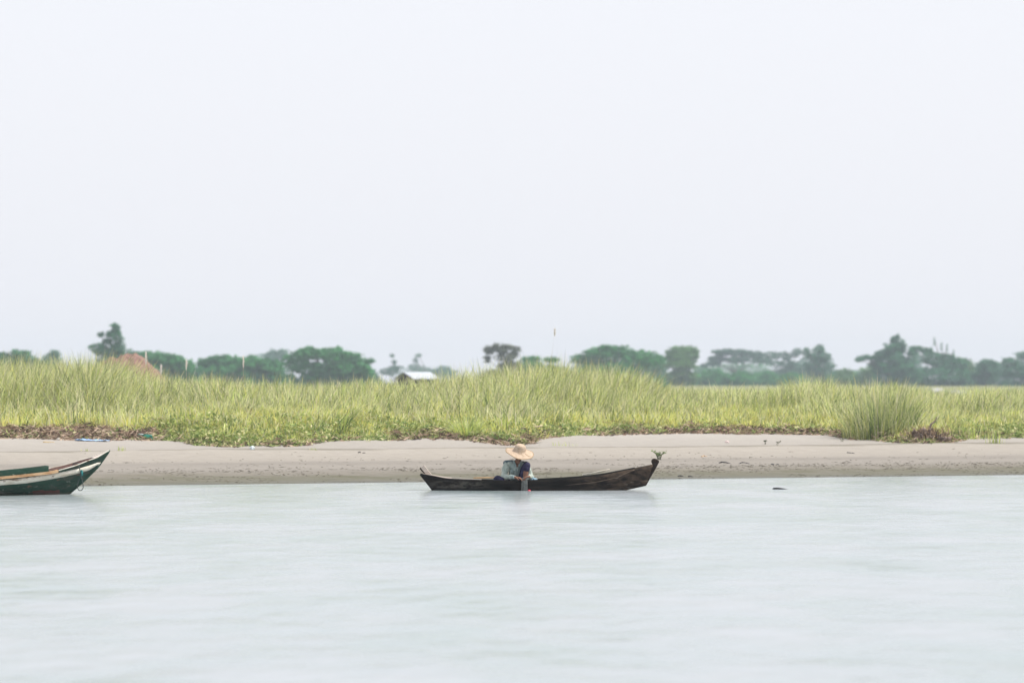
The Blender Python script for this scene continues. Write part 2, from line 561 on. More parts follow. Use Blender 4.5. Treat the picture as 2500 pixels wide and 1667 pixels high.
def tints(n, weights, jitter=0.16):
    pal = np.stack([PALE, MID, DEEP, YEL, STRAW])
    k = RNG.choice(5, n, p=np.array(weights) / np.sum(weights))
    k2 = RNG.choice(5, n, p=np.array(weights) / np.sum(weights))
    f = RNG.uniform(0, 0.5, n)[:, None]
    c = pal[k] * (1 - f) + pal[k2] * f
    return c * RNG.uniform(1 - jitter, 1 + jitter, n)[:, None]

def tufts(g, n_tuft, per, sfun, hfun, wmul, weights, spread=0.2, lean0=0.12, xr=(-24, 24), dark=0.0):
    tx = RNG.uniform(xr[0], xr[1], n_tuft)
    s = sfun(n_tuft)
    px_ = 1250 + tx / 98 * FPX
    s = s + np.interp(px_, [-200, 330, 420, 1420, 1520, 2080, 2200], [1.3, 1.3, 0, 0, 0.5, 0.5, 0])
    ty = shore(tx) + edge(tx) + s
    tx = tx * np.maximum(1.0, ty / 115.0)
    cnt = np.maximum(3, RNG.poisson(per, n_tuft))
    ti = np.repeat(np.arange(n_tuft), cnt)
    n = len(ti)
    az = RNG.uniform(0, 2 * np.pi, n)
    r = spread * np.sqrt(RNG.uniform(0, 1, n))
    x = tx[ti] + np.cos(az) * r; y = ty[ti] + np.sin(az) * r
    th = hfun(tx, ty, s)
    th = th * RNG.uniform(0.8, 1.12, n_tuft)
    h = th[ti] * np.clip(RNG.beta(3.2, 1.5, n) * 1.12, 0.15, 1.05)
    tl = RNG.uniform(-0.1, 0.25, n_tuft)
    lean = np.abs(lean0 + 0.28 * RNG.normal(0, 1, n)) + 0.5 * r / max(spread, 1e-3) * 0.35
    az2 = np.where(RNG.random(n) < 0.75, az, RNG.normal(0.1, 0.6, n))
    w = RNG.uniform(0.010, 0.026, n) * wmul
    c = tints(n, weights) * np.interp(RNG.uniform(0, 1, n_tuft), [0, 0.25, 1], [0.42, 0.72, 1.2])[ti][:, None]
    g.add(x, y, h, w, np.clip(lean, 0, 0.95), az2, c, face=RNG.normal(0, 0.7, n))

grass = Grass()
# 1 low yellow-green sward in front
tufts(grass, 5600, 13, lambda n: 0.45 + 4.9 * RNG.beta(1.2, 1.6, n), lambda x, y, s: 0.14 + 0.075 * np.clip(s, 0, 6), 1.1, (2.5, 4, 0.8, 6, 1.0), 0.22, 0.25)
# 2 tall stand: front fringe rising to its full height
def tall_h(x, y, s):
    top = stand_top(x, y) - ground_z(x, y) + (vnoise(x, y, 1.4, 8) - 0.45) * 0.4
    return np.maximum(0.35, top * (0.38 + 0.62 * sm(2.8, 7.5, s + (vnoise(x, y, 2.0, 9) - 0.5) * 4)))
tufts(grass, 9300, 15, lambda n: 3.0 + 11.0 * RNG.beta(1.05, 1.5, n), tall_h, 1.0, (4.5, 3.0, 2.6, 1.2, 2.2), 0.30, 0.15)
# 3 the stand further back, thinner
def far_h(x, y, s):
    top = stand_top(x, y) - ground_z(x, y)
    return np.clip(top * 0.9 + (vnoise(x, y, 2.5, 10) - 0.5) * 0.3, 0.3, 2.1)
tufts(grass, 3400, 14, lambda n: 15 + 45 * RNG.beta(1.0, 1.6, n), far_h, 1.7, (4.5, 4.5, 1.2, 1.2, 1.2), 0.45, 0.14, xr=(-25, 25))
# stray straw stalks that stick out of the top
n = 1400
x = RNG.uniform(-21, 21, n); s = RNG.uniform(7, 14, n); y = shore(x) + edge(x) + s
grass.add(x, y, (stand_top(x, y) - ground_z(x, y)) * RNG.uniform(0.9, 1.22, n), RNG.uniform(0.008, 0.014, n), np.abs(RNG.normal(0.2, 0.18, n)), RNG.uniform(0, 6.28, n), tints(n, (2, 2, 0.6, 0.5, 4)), face=RNG.normal(0, 0.5, n))
n = 21000
x = RNG.uniform(-23, 23, n); s = RNG.uniform(1.5, 11, n); y = shore(x) + edge(x) + s
hh = np.maximum(0.3, tall_h(x, y, s)) * RNG.uniform(0.5, 1.12, n)
grass.add(x, y, hh, RNG.uniform(0.011, 0.024, n), np.abs(RNG.normal(0.4, 0.35, n)).clip(0, 1), RNG.uniform(0, 6.28, n), tints(n, (4, 0.5, 4.5, 0.5, 3.5)), face=RNG.normal(0, 0.4, n), bend=1.4)
o = grass.build('tall_grass', m_grass)
tag(o, 'tall pale green wild grass covering the far river bank', 'grass', kind='stuff')

# distant meadow between the tall grass and the trees
mead = Grass()
n = 24000
y = 150 + 370 * RNG.uniform(0, 1, n) ** 0.8; x = RNG.uniform(-0.16, 0.16, n) * y
mead.add(x, y, RNG.uniform(0.10, 0.34, n), RNG.uniform(0.06, 0.16, n), RNG.uniform(0, 0.3, n), RNG.uniform(0, 6.28, n), tints(n, (2, 5, 3, 2, 1)), face=RNG.normal(0, 0.5, n))
o = mead.build('meadow_grass', m_grass)
tag(o, 'thin meadow grass on the flat land before the trees', 'grass', kind='stuff')

# ------------------------------------------------------------------ clumps of reed one can pick out
def clump(name, label, cat, px, py, n, h, spread, lean, weights, wide=(0.012, 0.022), bias=None, group=None, extra=0, mul=1.0):
    p = at_px(px, py)
    o = empty(name, p, label, cat, group)
    g = Grass()
    az = RNG.uniform(0, 2 * np.pi, n)
    r = spread * np.sqrt(RNG.uniform(0, 1, n))
    lx = np.cos(az) * r; ly = np.sin(az) * r * 0.8
    hh = h * np.clip(RNG.beta(3.0, 1.8, n) * 1.3, 0.2, 1.2) * (1 - 0.42 * (r / spread) ** 1.5)
    ll = np.clip(lean * np.abs(RNG.normal(0.2, 1.0, n)) + 0.35 * r / spread * lean, 0, 1.0)
    if bias is not None: ll = np.clip(lean * RNG.uniform(0.55, 1.25, n), 0, 1.0)
    a2 = np.where(RNG.random(n) < 0.6, az, RNG.uniform(0, 6.28, n)) if bias is None else np.where(RNG.random(n) < bias[1], bias[0] + RNG.normal(0, 0.35, n), az)
    zz = ground_z(lx + p.x, ly + p.y) - p.z - 0.02
    g.add(lx, ly, hh, RNG.uniform(*wide, n), ll, a2, tints(n, weights) * mul, z=zz, face=RNG.normal(0, 0.7, n))
    g.build('blades', m_grass, o)
    if extra:
        g = Grass()
        m_ = extra
        az = RNG.uniform(0, 2 * np.pi, m_); r = spread * 0.7 * np.sqrt(RNG.uniform(0, 1, m_))
        g.add(np.cos(az) * r, np.sin(az) * r, h * RNG.uniform(1.05, 1.35, m_), RNG.uniform(0.012, 0.02, m_), RNG.uniform(0.02, 0.2, m_), az, tints(m_, (1, 2, 2, 1, 3)), z=np.zeros(m_) + ground_z(p.x, p.y) - p.z, face=RNG.normal(0, 0.5, m_))
        g.build('stalks', m_grass, o)
    return o

R_ = 0.0
clump('grass_tussock', 'largest grass tussock on the right bank, overhanging the sand beside the driftwood root', 'tussock', 2150, 1058, 1500, 1.36, 1.0, 0.34, (2.4, 3, 6.0, 0.8, 2.2), wide=(0.008, 0.016), extra=10, mul=0.85)
clump('grass_tussock', 'grey-green tall grass tussock behind the straw hat, its tops bending over', 'tussock', 1330, 1010, 1300, 1.55, 1.1, 0.2, (3.0, 2.5, 5.5, 0.4, 2.4), extra=10)
clump('grass_tussock', 'tall grass tussock with arching straw tops right of the straw hat', 'tussock', 1480, 1012, 1200, 1.5, 1.1, 0.28, (3.0, 2.5, 5.0, 0.4, 3.0), extra=10)
clump('grass_tussock', 'pale loose grass tussock just right of the metal-roofed hut', 'tussock', 1130, 1010, 500, 1.25, 0.8, 0.2, (5, 3, 0.8, 0.4, 2.4), extra=8)
clump('grass_tussock', 'grass tussock standing above its neighbours in front of the ragged right-hand tree', 'tussock', 1985, 1018, 420, 1.22, 0.6, 0.22, (4, 3, 1.0, 0.8, 2.0), extra=8)
clump('grass_tussock', 'dark blue-green grass tussock fanning out low in the left meadow', 'tussock', 215, 1028, 260, 0.95, 0.35, 0.75, (0.8, 2, 6, 0.3, 0.3), mul=0.9)
clump('grass_tussock', 'tall grass tussock at the left edge of the bank, silhouetted against the sky', 'tussock', 40, 1015, 420, 1.5, 0.7, 0.2, (2.5, 4, 2.2, 0.5, 0.8), extra=6)
clump('grass_tussock', 'short bright green tussock above the brown litter, left of the straw hat', 'tussock', 1140, 1066, 420, 0.62, 0.42, 0.6, (2, 6, 2.2, 1.5, 0.4))
clump('reed_stems', 'dark green reed stems leaning right over the low sward, left of the wooden canoe', 'reeds', 835, 1058, 30, 1.25, 0.16, 0.85, (0.3, 1.5, 6, 0.2, 0.1), wide=(0.018, 0.03), bias=(0.0, 0.95), mul=0.95)
clump('reed_stems', 'dark reed stems with one long blade bent to the right, above the grassy tongue', 'reeds', 600, 1012, 26, 0.95, 0.18, 0.85, (0.3, 1.5, 6, 0.2, 0.1), wide=(0.018, 0.03), bias=(0.0, 0.95), mul=0.9)
clump('reed_stems', 'thin upright reed stems beside the leaning ones, over the grassy tongue', 'reeds', 775, 1062, 24, 1.0, 0.14, 0.5, (1.5, 3, 3, 0.4, 1), wide=(0.014, 0.024), bias=(0.2, 0.7))

# plumed stalks
def plume(px, py, top_py, label, lean=0.02, head=0.3, thin=0.6):
    p = at_px(px, py)
    zt = CAM_H + (HORIZON - top_py) / FPX * p.y
    h = zt - p.z
    o = empty('plume_grass', p, label, 'plume grass', 'plumed stalks rising out of the grass')
    m = MB()
    pts = [(lean * h * (t ** 2), 0, h * t) for t in (0, .25, .5, .75, 1)]
    m.tube(pts, [thin * q for q in (0.012, 0.011, 0.009, 0.007, 0.004)], 6)
    m.build('stalk', m_straw, o, True)
    g = Grass(); k = 90
    t = RNG.uniform(0, 1, k)
    x = lean * h + RNG.normal(0, 0.006, k); y = RNG.normal(0, 0.006, k)
    g.add(x, y, RNG.uniform(0.08, 0.16, k) * (1.1 - 0.5 * t), RNG.uniform(0.006, 0.014, k), RNG.uniform(0.15, 0.6, k), RNG.uniform(0, 6.28, k), np.tile([0.88, 0.84, 0.80], (k, 1)) * RNG.uniform(0.85, 1.1, k)[:, None], z=h - head + head * t * 0.9)
    g.build('plume', m_grass, o)
    return o
m_straw = mat_noise('straw_stalk', (0.42, 0.38, 0.25), (0.55, 0.5, 0.34), 8, rough=0.8, bump=0.0)
plume(378, 1030, 860, 'tall plumed stalk leaning left beside the red earth heap', -0.13, 0.32)
plume(392, 1022, 892, 'straight pale stalk just right of the leaning plumed one, left meadow', 0.01, 0.25)
plume(455, 1010, 880, 'short-stalked white plume in front of the low spreading tree', 0.0, 0.25)
plume(594, 1012, 870, 'plumed stalk in front of the broad low tree, left of the middle', 0.0, 0.3)
plume(1342, 1010, 803, 'very tall thin seed stalk standing highest against the sky', 0.06, 0.22, 0.16)

# ------------------------------------------------------------------ creeping leaves and litter on the bank edge
def quads_mesh(name, c, u, v, tint):
    n = len(c)
    V = np.stack([c - u, c - v * 0.55, c + u, c + v * 0.55], 1).reshape(-1, 3)
    F = (np.arange(n) * 4)[:, None] + np.array([[0, 1, 2, 3]])
    return mesh_np(name, V, [F], tint=np.repeat(tint[:, None, :], 4, 1).reshape(-1, 3))

def rand_dirs(n, up=0.0):
    d = RNG.normal(0, 1, (n, 3)); d[:, 2] = np.abs(d[:, 2]) + up if up else d[:, 2]
    return d / np.linalg.norm(d, axis=1)[:, None]

def frame(nrm):
    a = RNG.normal(0, 1, nrm.shape)
    u = np.cross(nrm, a); u /= np.linalg.norm(u, axis=1)[:, None]
    return u, np.cross(nrm, u)

def creeper_w(x):      # how much of the edge is creeping green
    px = 1250 + x / 98 * FPX
    return np.interp(px, [-200, 0, 120, 350, 430, 520, 900, 1300, 1450, 1560, 2050, 2330, 2400, 2600], [0.06, 0.06, 0.06, 0.06, 0.8, 1, 1, 1, 0.75, 0.15, 0.12, 0.2, 0.9, 1])
n = 86000
x = RNG.uniform(-21, 21, n)
depth = RNG.beta(1.1, 1.6, n) * (1.1 + 2.6 * creeper_w(x))
keep = RNG.random(n) < creeper_w(x) * np.clip(1.15 - 0.3 * depth, 0.25, 1) * (0.45 + 0.9 * vnoise(x, depth, 0.5, 21))
x, depth = x[keep], depth[keep]; n = len(x)
y = shore(x) + edge(x) + depth - 0.1
mound = np.clip(vnoise(x, y, 0.55, 12), 0, 1)
hgt = (0.05 + 0.24 * mound ** 1.5) * sm(-0.1, 0.5, depth) 
z = ground_z(x, y) + hgt * RNG.uniform(0.2, 1, n)
nr = rand_dirs(n, 0.5)
u, v = frame(nr)
sz = RNG.uniform(0.022, 0.05, n)[:, None]
GA, GB, GC = np.array([0.12, 0.19, 0.055]), np.array([0.40, 0.48, 0.15]), np.array([0.64, 0.61, 0.32])
f = RNG.random(n)[:, None]; f2 = (RNG.random(n) < 0.22)[:, None]
tc_ = np.where(f2, GC, GA * (1 - f) + GB * f)
o = link('creeping_plants', quads_mesh('creeping_plants', np.stack([x, y, z], 1), u * sz * 1.5, v * sz, tc_), m_leaf)
tag(o, 'low creeping green leaves along the edge of the sand', 'ground cover', kind='stuff')

def litter_w(px, off):
    """density of dead stalks at photograph column px, off metres behind the edge"""
    px = np.asarray(px)
    w1 = np.interp(px, [-300, 0, 330, 390, 420, 2600], [1, 1, 1, 0.5, 0, 0]) * np.exp(-((off - 0.65) / 0.75) ** 2)
    w2 = np.interp(px, [0, 1400, 1480, 1620, 2050, 2100, 2400, 2440, 3400], [0, 0, 0.5, 0.9, 0.9, 0.5, 0.4, 0.1, 0.1]) * np.exp(-((off - 0.4) / 0.55) ** 2)
    w3 = np.interp(px, [0, 930, 980, 1060, 1130, 1270, 1340, 1400], [0, 0, 0.5, 0.6, 1, 1, 0.4, 0]) * np.exp(-((off - 0.25) / 0.5) ** 2)
    w4 = np.interp(px, [0, 590, 610, 700, 740, 2600], [0, 0, 0.8, 0.7, 0, 0]) * np.exp(-((off - 3.4) / 0.5) ** 2)
    w5 = np.interp(px, [0, 400, 560, 860, 900, 2600], [0, 0.15, 0.35, 0.35, 0, 0]) * np.exp(-((off - 0.1) / 0.25) ** 2)
    return np.maximum.reduce([w1, w2, w3, w4, w5])
n = 130000
x = RNG.uniform(-21, 21, n); off = RNG.uniform(-0.4, 4.2, n)
y = shore(x) + edge(x) + off
px = 1250 + x / y * FPX
keep = RNG.random(n) < litter_w(px, off) * (0.35 + 0.65 * vnoise(x, y, 0.5, 14))
x, y, off, px = x[keep], y[keep], off[keep], px[keep]; n = len(x)
pile = 0.22 * vnoise(x, y, 0.45, 15) * sm(-0.3, 0.4, off)
z = ground_z(x, y) + pile * RNG.uniform(0.1, 1, n) + 0.01
az = RNG.uniform(0, np.pi, n); el = np.abs(RNG.normal(0, 0.45, n)) * np.where(RNG.random(n) < 0.5, 1, -1)
L = RNG.gamma(3.0, 0.035, n) + 0.04
u = np.stack([np.cos(az) * np.cos(el), np.sin(az) * np.cos(el), np.sin(el)], 1) * L[:, None]
v = np.stack([-np.sin(az) * 0.3, np.cos(az) * 0.3, np.ones(n)], 1) * RNG.uniform(0.010, 0.034, n)[:, None]
BA, BB, BC = np.array([0.06, 0.04, 0.028]), np.array([0.27, 0.18, 0.125]), np.array([0.52, 0.40, 0.30])
k = RNG.random(n)[:, None]
tc_ = np.where(k < 0.3, BA, np.where(k < 0.72, BB, BC)) * RNG.uniform(0.8, 1.2, n)[:, None]
o = link('dry_litter', quads_mesh('dry_litter', np.stack([x, y, z], 1), u, v, tc_), m_litter)
tag(o, 'brown dead stalks and leaves washed up along the grass edge', 'litter', kind='stuff')

# dark weed crumbs on the beach
n = 7000
s = RNG.beta(1.0, 2.4, n) * 9.5 + 0.1
s = np.where(RNG.random(n) < 0.3, RNG.normal(2.9, 0.35, n), s)
x = RNG.uniform(-21, 22, n); y = shore(x) + s
keep = vnoise(x, y * 2.2, 1.6, 16) > 0.46
x, y = x[keep], y[keep]; n = len(x)
z = ground_z(x, y) + 0.006
az = RNG.normal(0.25, 0.5, n); L = RNG.gamma(2.0, 0.014, n) + 0.01
u = np.stack([np.cos(az), np.sin(az), np.zeros(n)], 1) * L[:, None]
v = np.stack([-np.sin(az) * 0.4, np.cos(az) * 0.4, np.ones(n) * 0.7], 1) * RNG.uniform(0.005, 0.016, n)[:, None]
o = link('weed_crumbs', quads_mesh('weed_crumbs', np.stack([x, y, z], 1), u, v, np.tile([0.075, 0.065, 0.042], (n, 1)) * RNG.uniform(0.5, 1.5, n)[:, None]), m_litter)
tag(o, 'crumbs of dark dry weed scattered over the sand', 'weed', kind='stuff')
# ------------------------------------------------------------------ trees behind the bank
m_bark = mat_noise('bark', (0.07, 0.055, 0.04), (0.16, 0.13, 0.10), 3, (1, 1, 0.3), 0.9, 0.3)
m_crown = mat_leaf('tree_leaf', trans=0.22)

def make_tree(name, label, cat, D, blobs, green=(0.065, 0.115, 0.045), n_max=10000, leaf=0.42, loose=0.4, trunk_px=None, group='trees on the flat land behind the bank', flat=1.0, spikes=(), far=1.5, skirt=True, fill=0.5):
    """blobs: (px, py, rx, ry) ellipses of the crown measured in the photograph, set at their real distance and size"""
    D = D * far * (1.3 if blobs[0][0] > 1700 and far > 1.3 else 0.8 if blobs[0][0] < 1000 else 0.9)
    k = D / FPX
    leaf = leaf * 1.2 if far > 1 else leaf
    if skirt:
        l_, r_ = min(b[0] - b[2] for b in blobs), max(b[0] + b[2] for b in blobs)
        bt = max(b[1] + b[3] for b in blobs)
        if bt < 944:
            nn_ = max(2, int((r_ - l_) / 45))
            blobs = list(blobs) + [(l_ + (r_ - l_) * (i + 0.5) / nn_, 0.5 * (bt + 938) + RNG.uniform(-6, 6), 0.62 * (r_ - l_) / nn_, 0.5 * (950 - bt) + 8) for i in range(nn_)]
    bx = [((b[0] - 1250) * k, CAM_H + (HORIZON - b[1]) * k, b[2] * k * 1.14, b[3] * k * 1.10) for b in blobs]
    x0 = np.average([b[0] for b in bx], weights=[b[2] * b[3] for b in bx]) if trunk_px is None else (trunk_px - 1250) * k
    g0 = gz(x0, D)
    root = empty(name, (x0, D, g0), label, cat, group)
    C, U, Vv, T = [], [], [], []
    area = sum(b[2] * b[3] for b in bx)
    pts_limb = []
    green = np.array(green)
    wmax = max(b[2] for b in bx)
    for (cx, cz, rx, rz) in bx:
        ry = max(min(rx, wmax * 0.8), rz * 0.8)
        cy = RNG.normal(0, 0.15) * wmax
        pts_limb.append((cx - x0, cy, cz - g0))
        nsub = int(np.clip(24 * rx / rz, 22, 90))
        d = rand_dirs(nsub)
        q = (RNG.uniform(0.15, 1.1, nsub) ** 0.42)[:, None] * 0.90
        sc = np.stack([d[:, 0] * rx, d[:, 1] * ry, d[:, 2] * rz], 1) * q
        sr = np.clip(min(rx, rz) * RNG.uniform(0.16, 0.44, nsub), 0.3, 2.4)
        tot = 1.35 * n_max * rx * rz / area
        wgt = sr ** 2 / np.sum(sr ** 2)
        mf = int(tot * fill)
        dd = rand_dirs(mf)
        C.append(dd * (0.80 * RNG.uniform(0, 1, mf) ** 0.4)[:, None] * np.array([rx, ry, rz]) + np.array([cx - x0, cy, cz - g0]))
        u, v = frame(rand_dirs(mf, 0.3))
        s_ = leaf * RNG.uniform(0.6, 1.3, mf)[:, None]
        U.append(u * s_ * 0.62); Vv.append(v * s_ * 0.6)
        T.append(np.tile(green * 0.9, (mf, 1)) * RNG.uniform(0.75, 1.2, mf)[:, None])
        for j in range(nsub):
            m = int(tot * wgt[j]) + 3
            dd = rand_dirs(m)
            dd[:, 2] = np.where(dd[:, 2] < -0.6, -dd[:, 2] * 0.6, dd[:, 2])
            rr = sr[j] * (RNG.uniform(0.35, 1.05, m) + loose * RNG.exponential(0.35, m))
            p = sc[j] + dd * rr[:, None] * np.array([1.25, 1.25, 0.75 * flat])
            C.append(p + np.array([cx - x0, cy, cz - g0]))
            nr = dd + RNG.normal(0, 0.6, (m, 3)) + np.array([0, 0, 0.35])
            nr /= np.linalg.norm(nr, axis=1)[:, None]
            u, v = frame(nr)
            s_ = leaf * RNG.uniform(0.5, 1.15, m)[:, None]
            U.append(u * s_ * 0.62); Vv.append(v * s_ * 0.6)
            T.append(np.tile(green * RNG.uniform(0.72, 1.3), (m, 1)) * RNG.uniform(0.8, 1.2, m)[:, None])
    for (px, py, hx, hy) in spikes:          # thin bare tops
        m = 60
        t = RNG.uniform(-1, 1, m)
        C.append(np.stack([(px - 1250) * k - x0 + RNG.normal(0, 0.4, m) * hx * k * (1.1 - t) * 0.5, RNG.normal(0, 0.3, m), CAM_H + (HORIZON - py) * k - g0 + t * hy * k], 1))
        nr = rand_dirs(m); u, v = frame(nr)
        U.append(u * leaf * 0.4); Vv.append(v * leaf * 0.4); T.append(np.tile(green, (m, 1)))
        pts_limb.append(((px - 1250) * k - x0, 0, CAM_H + (HORIZON - py) * k - g0 + hy * k * 0.8))
    C, U, Vv, T = (np.concatenate(a) for a in (C, U, Vv, T))
    C[:, 2] = np.maximum(C[:, 2], 0.1)
    link('crown', quads_mesh('crown', C, U, Vv, T), m_crown, root)
    # tapered trunk and limbs
    mb = MB()
    zt = max(1.0, min(p[2] for p in pts_limb))
    R = np.clip(0.05 * math.sqrt(area), 0.10, 0.42)
    fork = max(0.5, zt * 0.6)
    mb.tube([(0, 0, -0.3), (0.05 * R, 0, fork * 0.5), (0.4 * R, 0.2 * R, fork)], [R * 1.35, R, R * 0.8], 8)
    for (lx, ly, lz) in pts_limb:
        a = Vector((0.4 * R, 0.2 * R, fork * 0.92)); e = Vector((lx, ly, lz))
        mid = a.lerp(e, 0.5) + Vector((0, 0, 0.12 * (e - a).length))
        mb.tube([a, a.lerp(mid, 0.55), mid, e], [R * 0.62, R * 0.48, R * 0.34, R * 0.12], 6)
    mb.build('trunk', m_bark, root, True)
    return root

G1 = (0.045, 0.235, 0.060); G2 = (0.038, 0.175, 0.070); G3 = (0.100, 0.240, 0.060); G5 = (0.040, 0.145, 0.070)  # leaf greens; the bluish ones carry some painted distance haze
make_tree('bushy_tree', 'dark bushy tree cut by the left edge of the picture', 'tree', 480, [(8, 880, 24, 24), (48, 882, 30, 24), (72, 897, 26, 22), (-40, 885, 30, 26)], G2)
make_tree('round_tree', 'small pale round-topped tree between the left edge and the pointed tree', 'tree', 700, [(130, 868, 16, 14), (126, 886, 28, 18), (105, 893, 22, 14)], G2, 2600)
make_tree('pointed_tree', 'tall pointed tree with open crown rising behind the red earth heap', 'tree', 520, [(281, 800, 11, 15), (270, 822, 14, 14), (290, 822, 12, 18), (258, 838, 12, 12), (236, 848, 17, 13), (290, 845, 18, 18), (262, 860, 36, 14), (300, 878, 70, 22), (246, 818, 7, 7)], G2, 5200, 0.36, 0.2, 280, fill=0.2)
make_tree('spreading_tree', 'low spreading tree sloping down to the right of the red earth heap', 'tree', 540, [(350, 872, 42, 16), (398, 880, 48, 18), (440, 893, 34, 18), (380, 900, 70, 20)], G1)
make_tree('broad_tree', 'broad low tree behind the plumed stalk, left end of the big grove', 'tree', 560, [(508, 886, 26, 14), (555, 884, 50, 17), (612, 886, 48, 18), (655, 902, 40, 24), (560, 908, 70, 20)], G1)
make_tree('hazy_tree', 'pale hazy tree showing above the gap between two broad green trees', 'tree', 980, [(668, 868, 26, 14), (690, 866, 16, 16), (655, 884, 34, 20)], G2, 3000, 0.5)
make_tree('broad_tree', 'widest green tree left of the middle, with two knobs on its top', 'tree', 540, [(757, 864, 46, 14), (815, 868, 50, 16), (862, 882, 36, 18), (722, 886, 38, 20), (800, 900, 84, 22), (888, 900, 20, 14), (903, 882, 11, 6), (755, 853, 13, 7), (806, 857, 14, 8), (825, 853, 9, 5)], G1, 7000)
make_tree('bare_sapling', 'thin faint sapling standing in the sky gap left of the metal-roofed hut', 'tree', 900, [(957, 869, 5, 4), (962, 884, 6, 5), (966, 898, 14, 9), (952, 908, 28, 9)], G5, 900, 0.4, 0.3, skirt=False, fill=0.1)
make_tree('hazy_tree', 'pale hazy tree with a nodding top behind the metal-roofed hut', 'tree', 880, [(1021, 868, 8, 4), (1014, 880, 7, 8), (1012, 895, 14, 9), (1028, 908, 52, 12), (1082, 900, 20, 8), (1080, 910, 40, 11)], G2, 2600, 0.42, 0.15)
make_tree('ragged_tree', 'brownish ragged tree leaning left above the tall grass in the middle', 'tree', 340, [(1193, 856, 11, 11), (1212, 850, 14, 11), (1238, 866, 22, 22), (1258, 857, 12, 13), (1190, 876, 7, 10), (1245, 894, 28, 16), (1205, 912, 24, 8), (1225, 855, 12, 9)], (0.12, 0.14, 0.095), 4600, 0.28, 0.6, 1240, far=1.9, fill=0.05)
make_tree('low_tree', 'low green tree with a side branch to the right of the ragged brown tree', 'tree', 480, [(1296, 878, 24, 9), (1345, 879, 20, 6), (1290, 893, 40, 14), (1320, 905, 60, 14)], G1, 2800, 0.38)
make_tree('domed_tree', 'large domed tree whose canopy starts right of the tall seed stalk', 'tree', 520, [(1420, 876, 26, 11), (1458, 862, 42, 14), (1500, 854, 36, 12), (1550, 866, 38, 14), (1592, 878, 34, 18), (1500, 888, 100, 24), (1470, 908, 80, 22), (1478, 848, 14, 5)], G1, 7000)
make_tree('square_tree', 'square-topped upright tree between the domed canopy and the sky gap', 'tree', 620, [(1652, 860, 24, 15), (1682, 858, 18, 14), (1640, 872, 16, 14), (1666, 884, 38, 30), (1664, 925, 44, 24), (1698, 865, 7, 16)], G3, 5600, 0.4)
for lab, px, w, hgt in (('low green shrub at the foot of the square-topped tree', 1735, 44, 908), ('low green shrub under the flat-topped tree, left of its middle', 1800, 50, 912), ('low green shrub under the right half of the flat-topped tree', 1862, 50, 912), ('low green shrub below the ragged pair of tree tops', 1925, 46, 915)):
    make_tree('shrub', lab, 'shrub', 440 + (px % 40), [(px, hgt + 14, w, 16), (px + 12, hgt + 4, w * 0.5, 10), (px - 18, hgt + 30, w * 0.8, 14)], G1, 2600, 0.38, group='shrubs at the foot of the trees')
make_tree('umbrella_tree', 'flat-topped umbrella tree with sky showing through under its canopy', 'tree', 560, [(1765, 860, 28, 9), (1800, 861, 42, 9), (1840, 866, 34, 9), (1752, 876, 26, 9), (1800, 878, 36, 9), (1858, 880, 28, 8), (1742, 888, 20, 8), (1720, 893, 10, 5)], G5, 5200, 0.4, 0.05, 1800, skirt=False)
make_tree('airy_tree', 'airy tree with uneven top between the umbrella tree and the ragged tall one', 'tree', 540, [(1888, 868, 22, 10), (1922, 870, 16, 12), (1945, 862, 14, 12), (1910, 888, 40, 10), (1935, 905, 40, 14)], G5, 3600, 0.38, 0.12)
make_tree('ragged_tree', 'ragged tall tree with two peaks, left of the open sky on the right', 'tree', 470, [(1968, 858, 10, 10), (2000, 854, 14, 13), (1985, 872, 26, 12), (2010, 874, 22, 16), (2000, 893, 40, 18), (2015, 912, 50, 18)], G2, 5000, 0.36, 0.1)
make_tree('round_tree', 'small yellowish round tree under the sky gap on the right', 'tree', 450, [(2068, 912, 26, 12), (2060, 925, 36, 16)], G3, 2400, 0.36)
make_tree('round_tree', 'round low tree touching the left foot of the tall steepled tree', 'tree', 440, [(2122, 908, 26, 13), (2120, 925, 40, 18)], G3, 2600, 0.36)
make_tree('steepled_tree', 'tallest tree on the right, with a steep top and a long branch to the left', 'tree', 420, [(2186, 832, 12, 16), (2180, 852, 22, 16), (2200, 850, 14, 18), (2155, 868, 26, 14), (2118, 873, 24, 6), (2098, 879, 12, 4), (2150, 895, 28, 18), (2190, 888, 48, 26), (2236, 850, 18, 5), (2225, 862, 16, 8), (2190, 920, 64, 26)], G2, 7600, 0.36, 0.06, 2185)
make_tree('spiky_tree', 'spiky-topped tree with thin bare shoots right of the tallest tree', 'tree', 430, [(2262, 858, 18, 10), (2275, 876, 30, 18), (2310, 875, 22, 14), (2330, 892, 36, 20), (2300, 915, 72, 24)], G2, 6000, 0.36, 0.08, spikes=[(2281, 834, 6, 12), (2299, 845, 8, 10), (2312, 850, 6, 10), (2328, 862, 5, 8)])
make_tree('low_tree', 'yellow-green low tree filling the dip right of the spiky-topped tree', 'tree', 460, [(2362, 892, 20, 14), (2345, 880, 14, 8), (2365, 912, 36, 20)], G3, 2600, 0.36)
make_tree('domed_tree', 'dark domed tree second from the right edge of the picture', 'tree', 440, [(2410, 890, 26, 13), (2412, 908, 36, 22), (2400, 925, 44, 20)], G2, 3600, 0.36)
make_tree('bushy_tree', 'dark bushy tree cut by the right edge of the picture', 'tree', 430, [(2468, 885, 28, 14), (2498, 868, 18, 12), (2480, 905, 46, 24), (2550, 880, 40, 24), (2540, 910, 60, 26)], G2, 5200, 0.36)

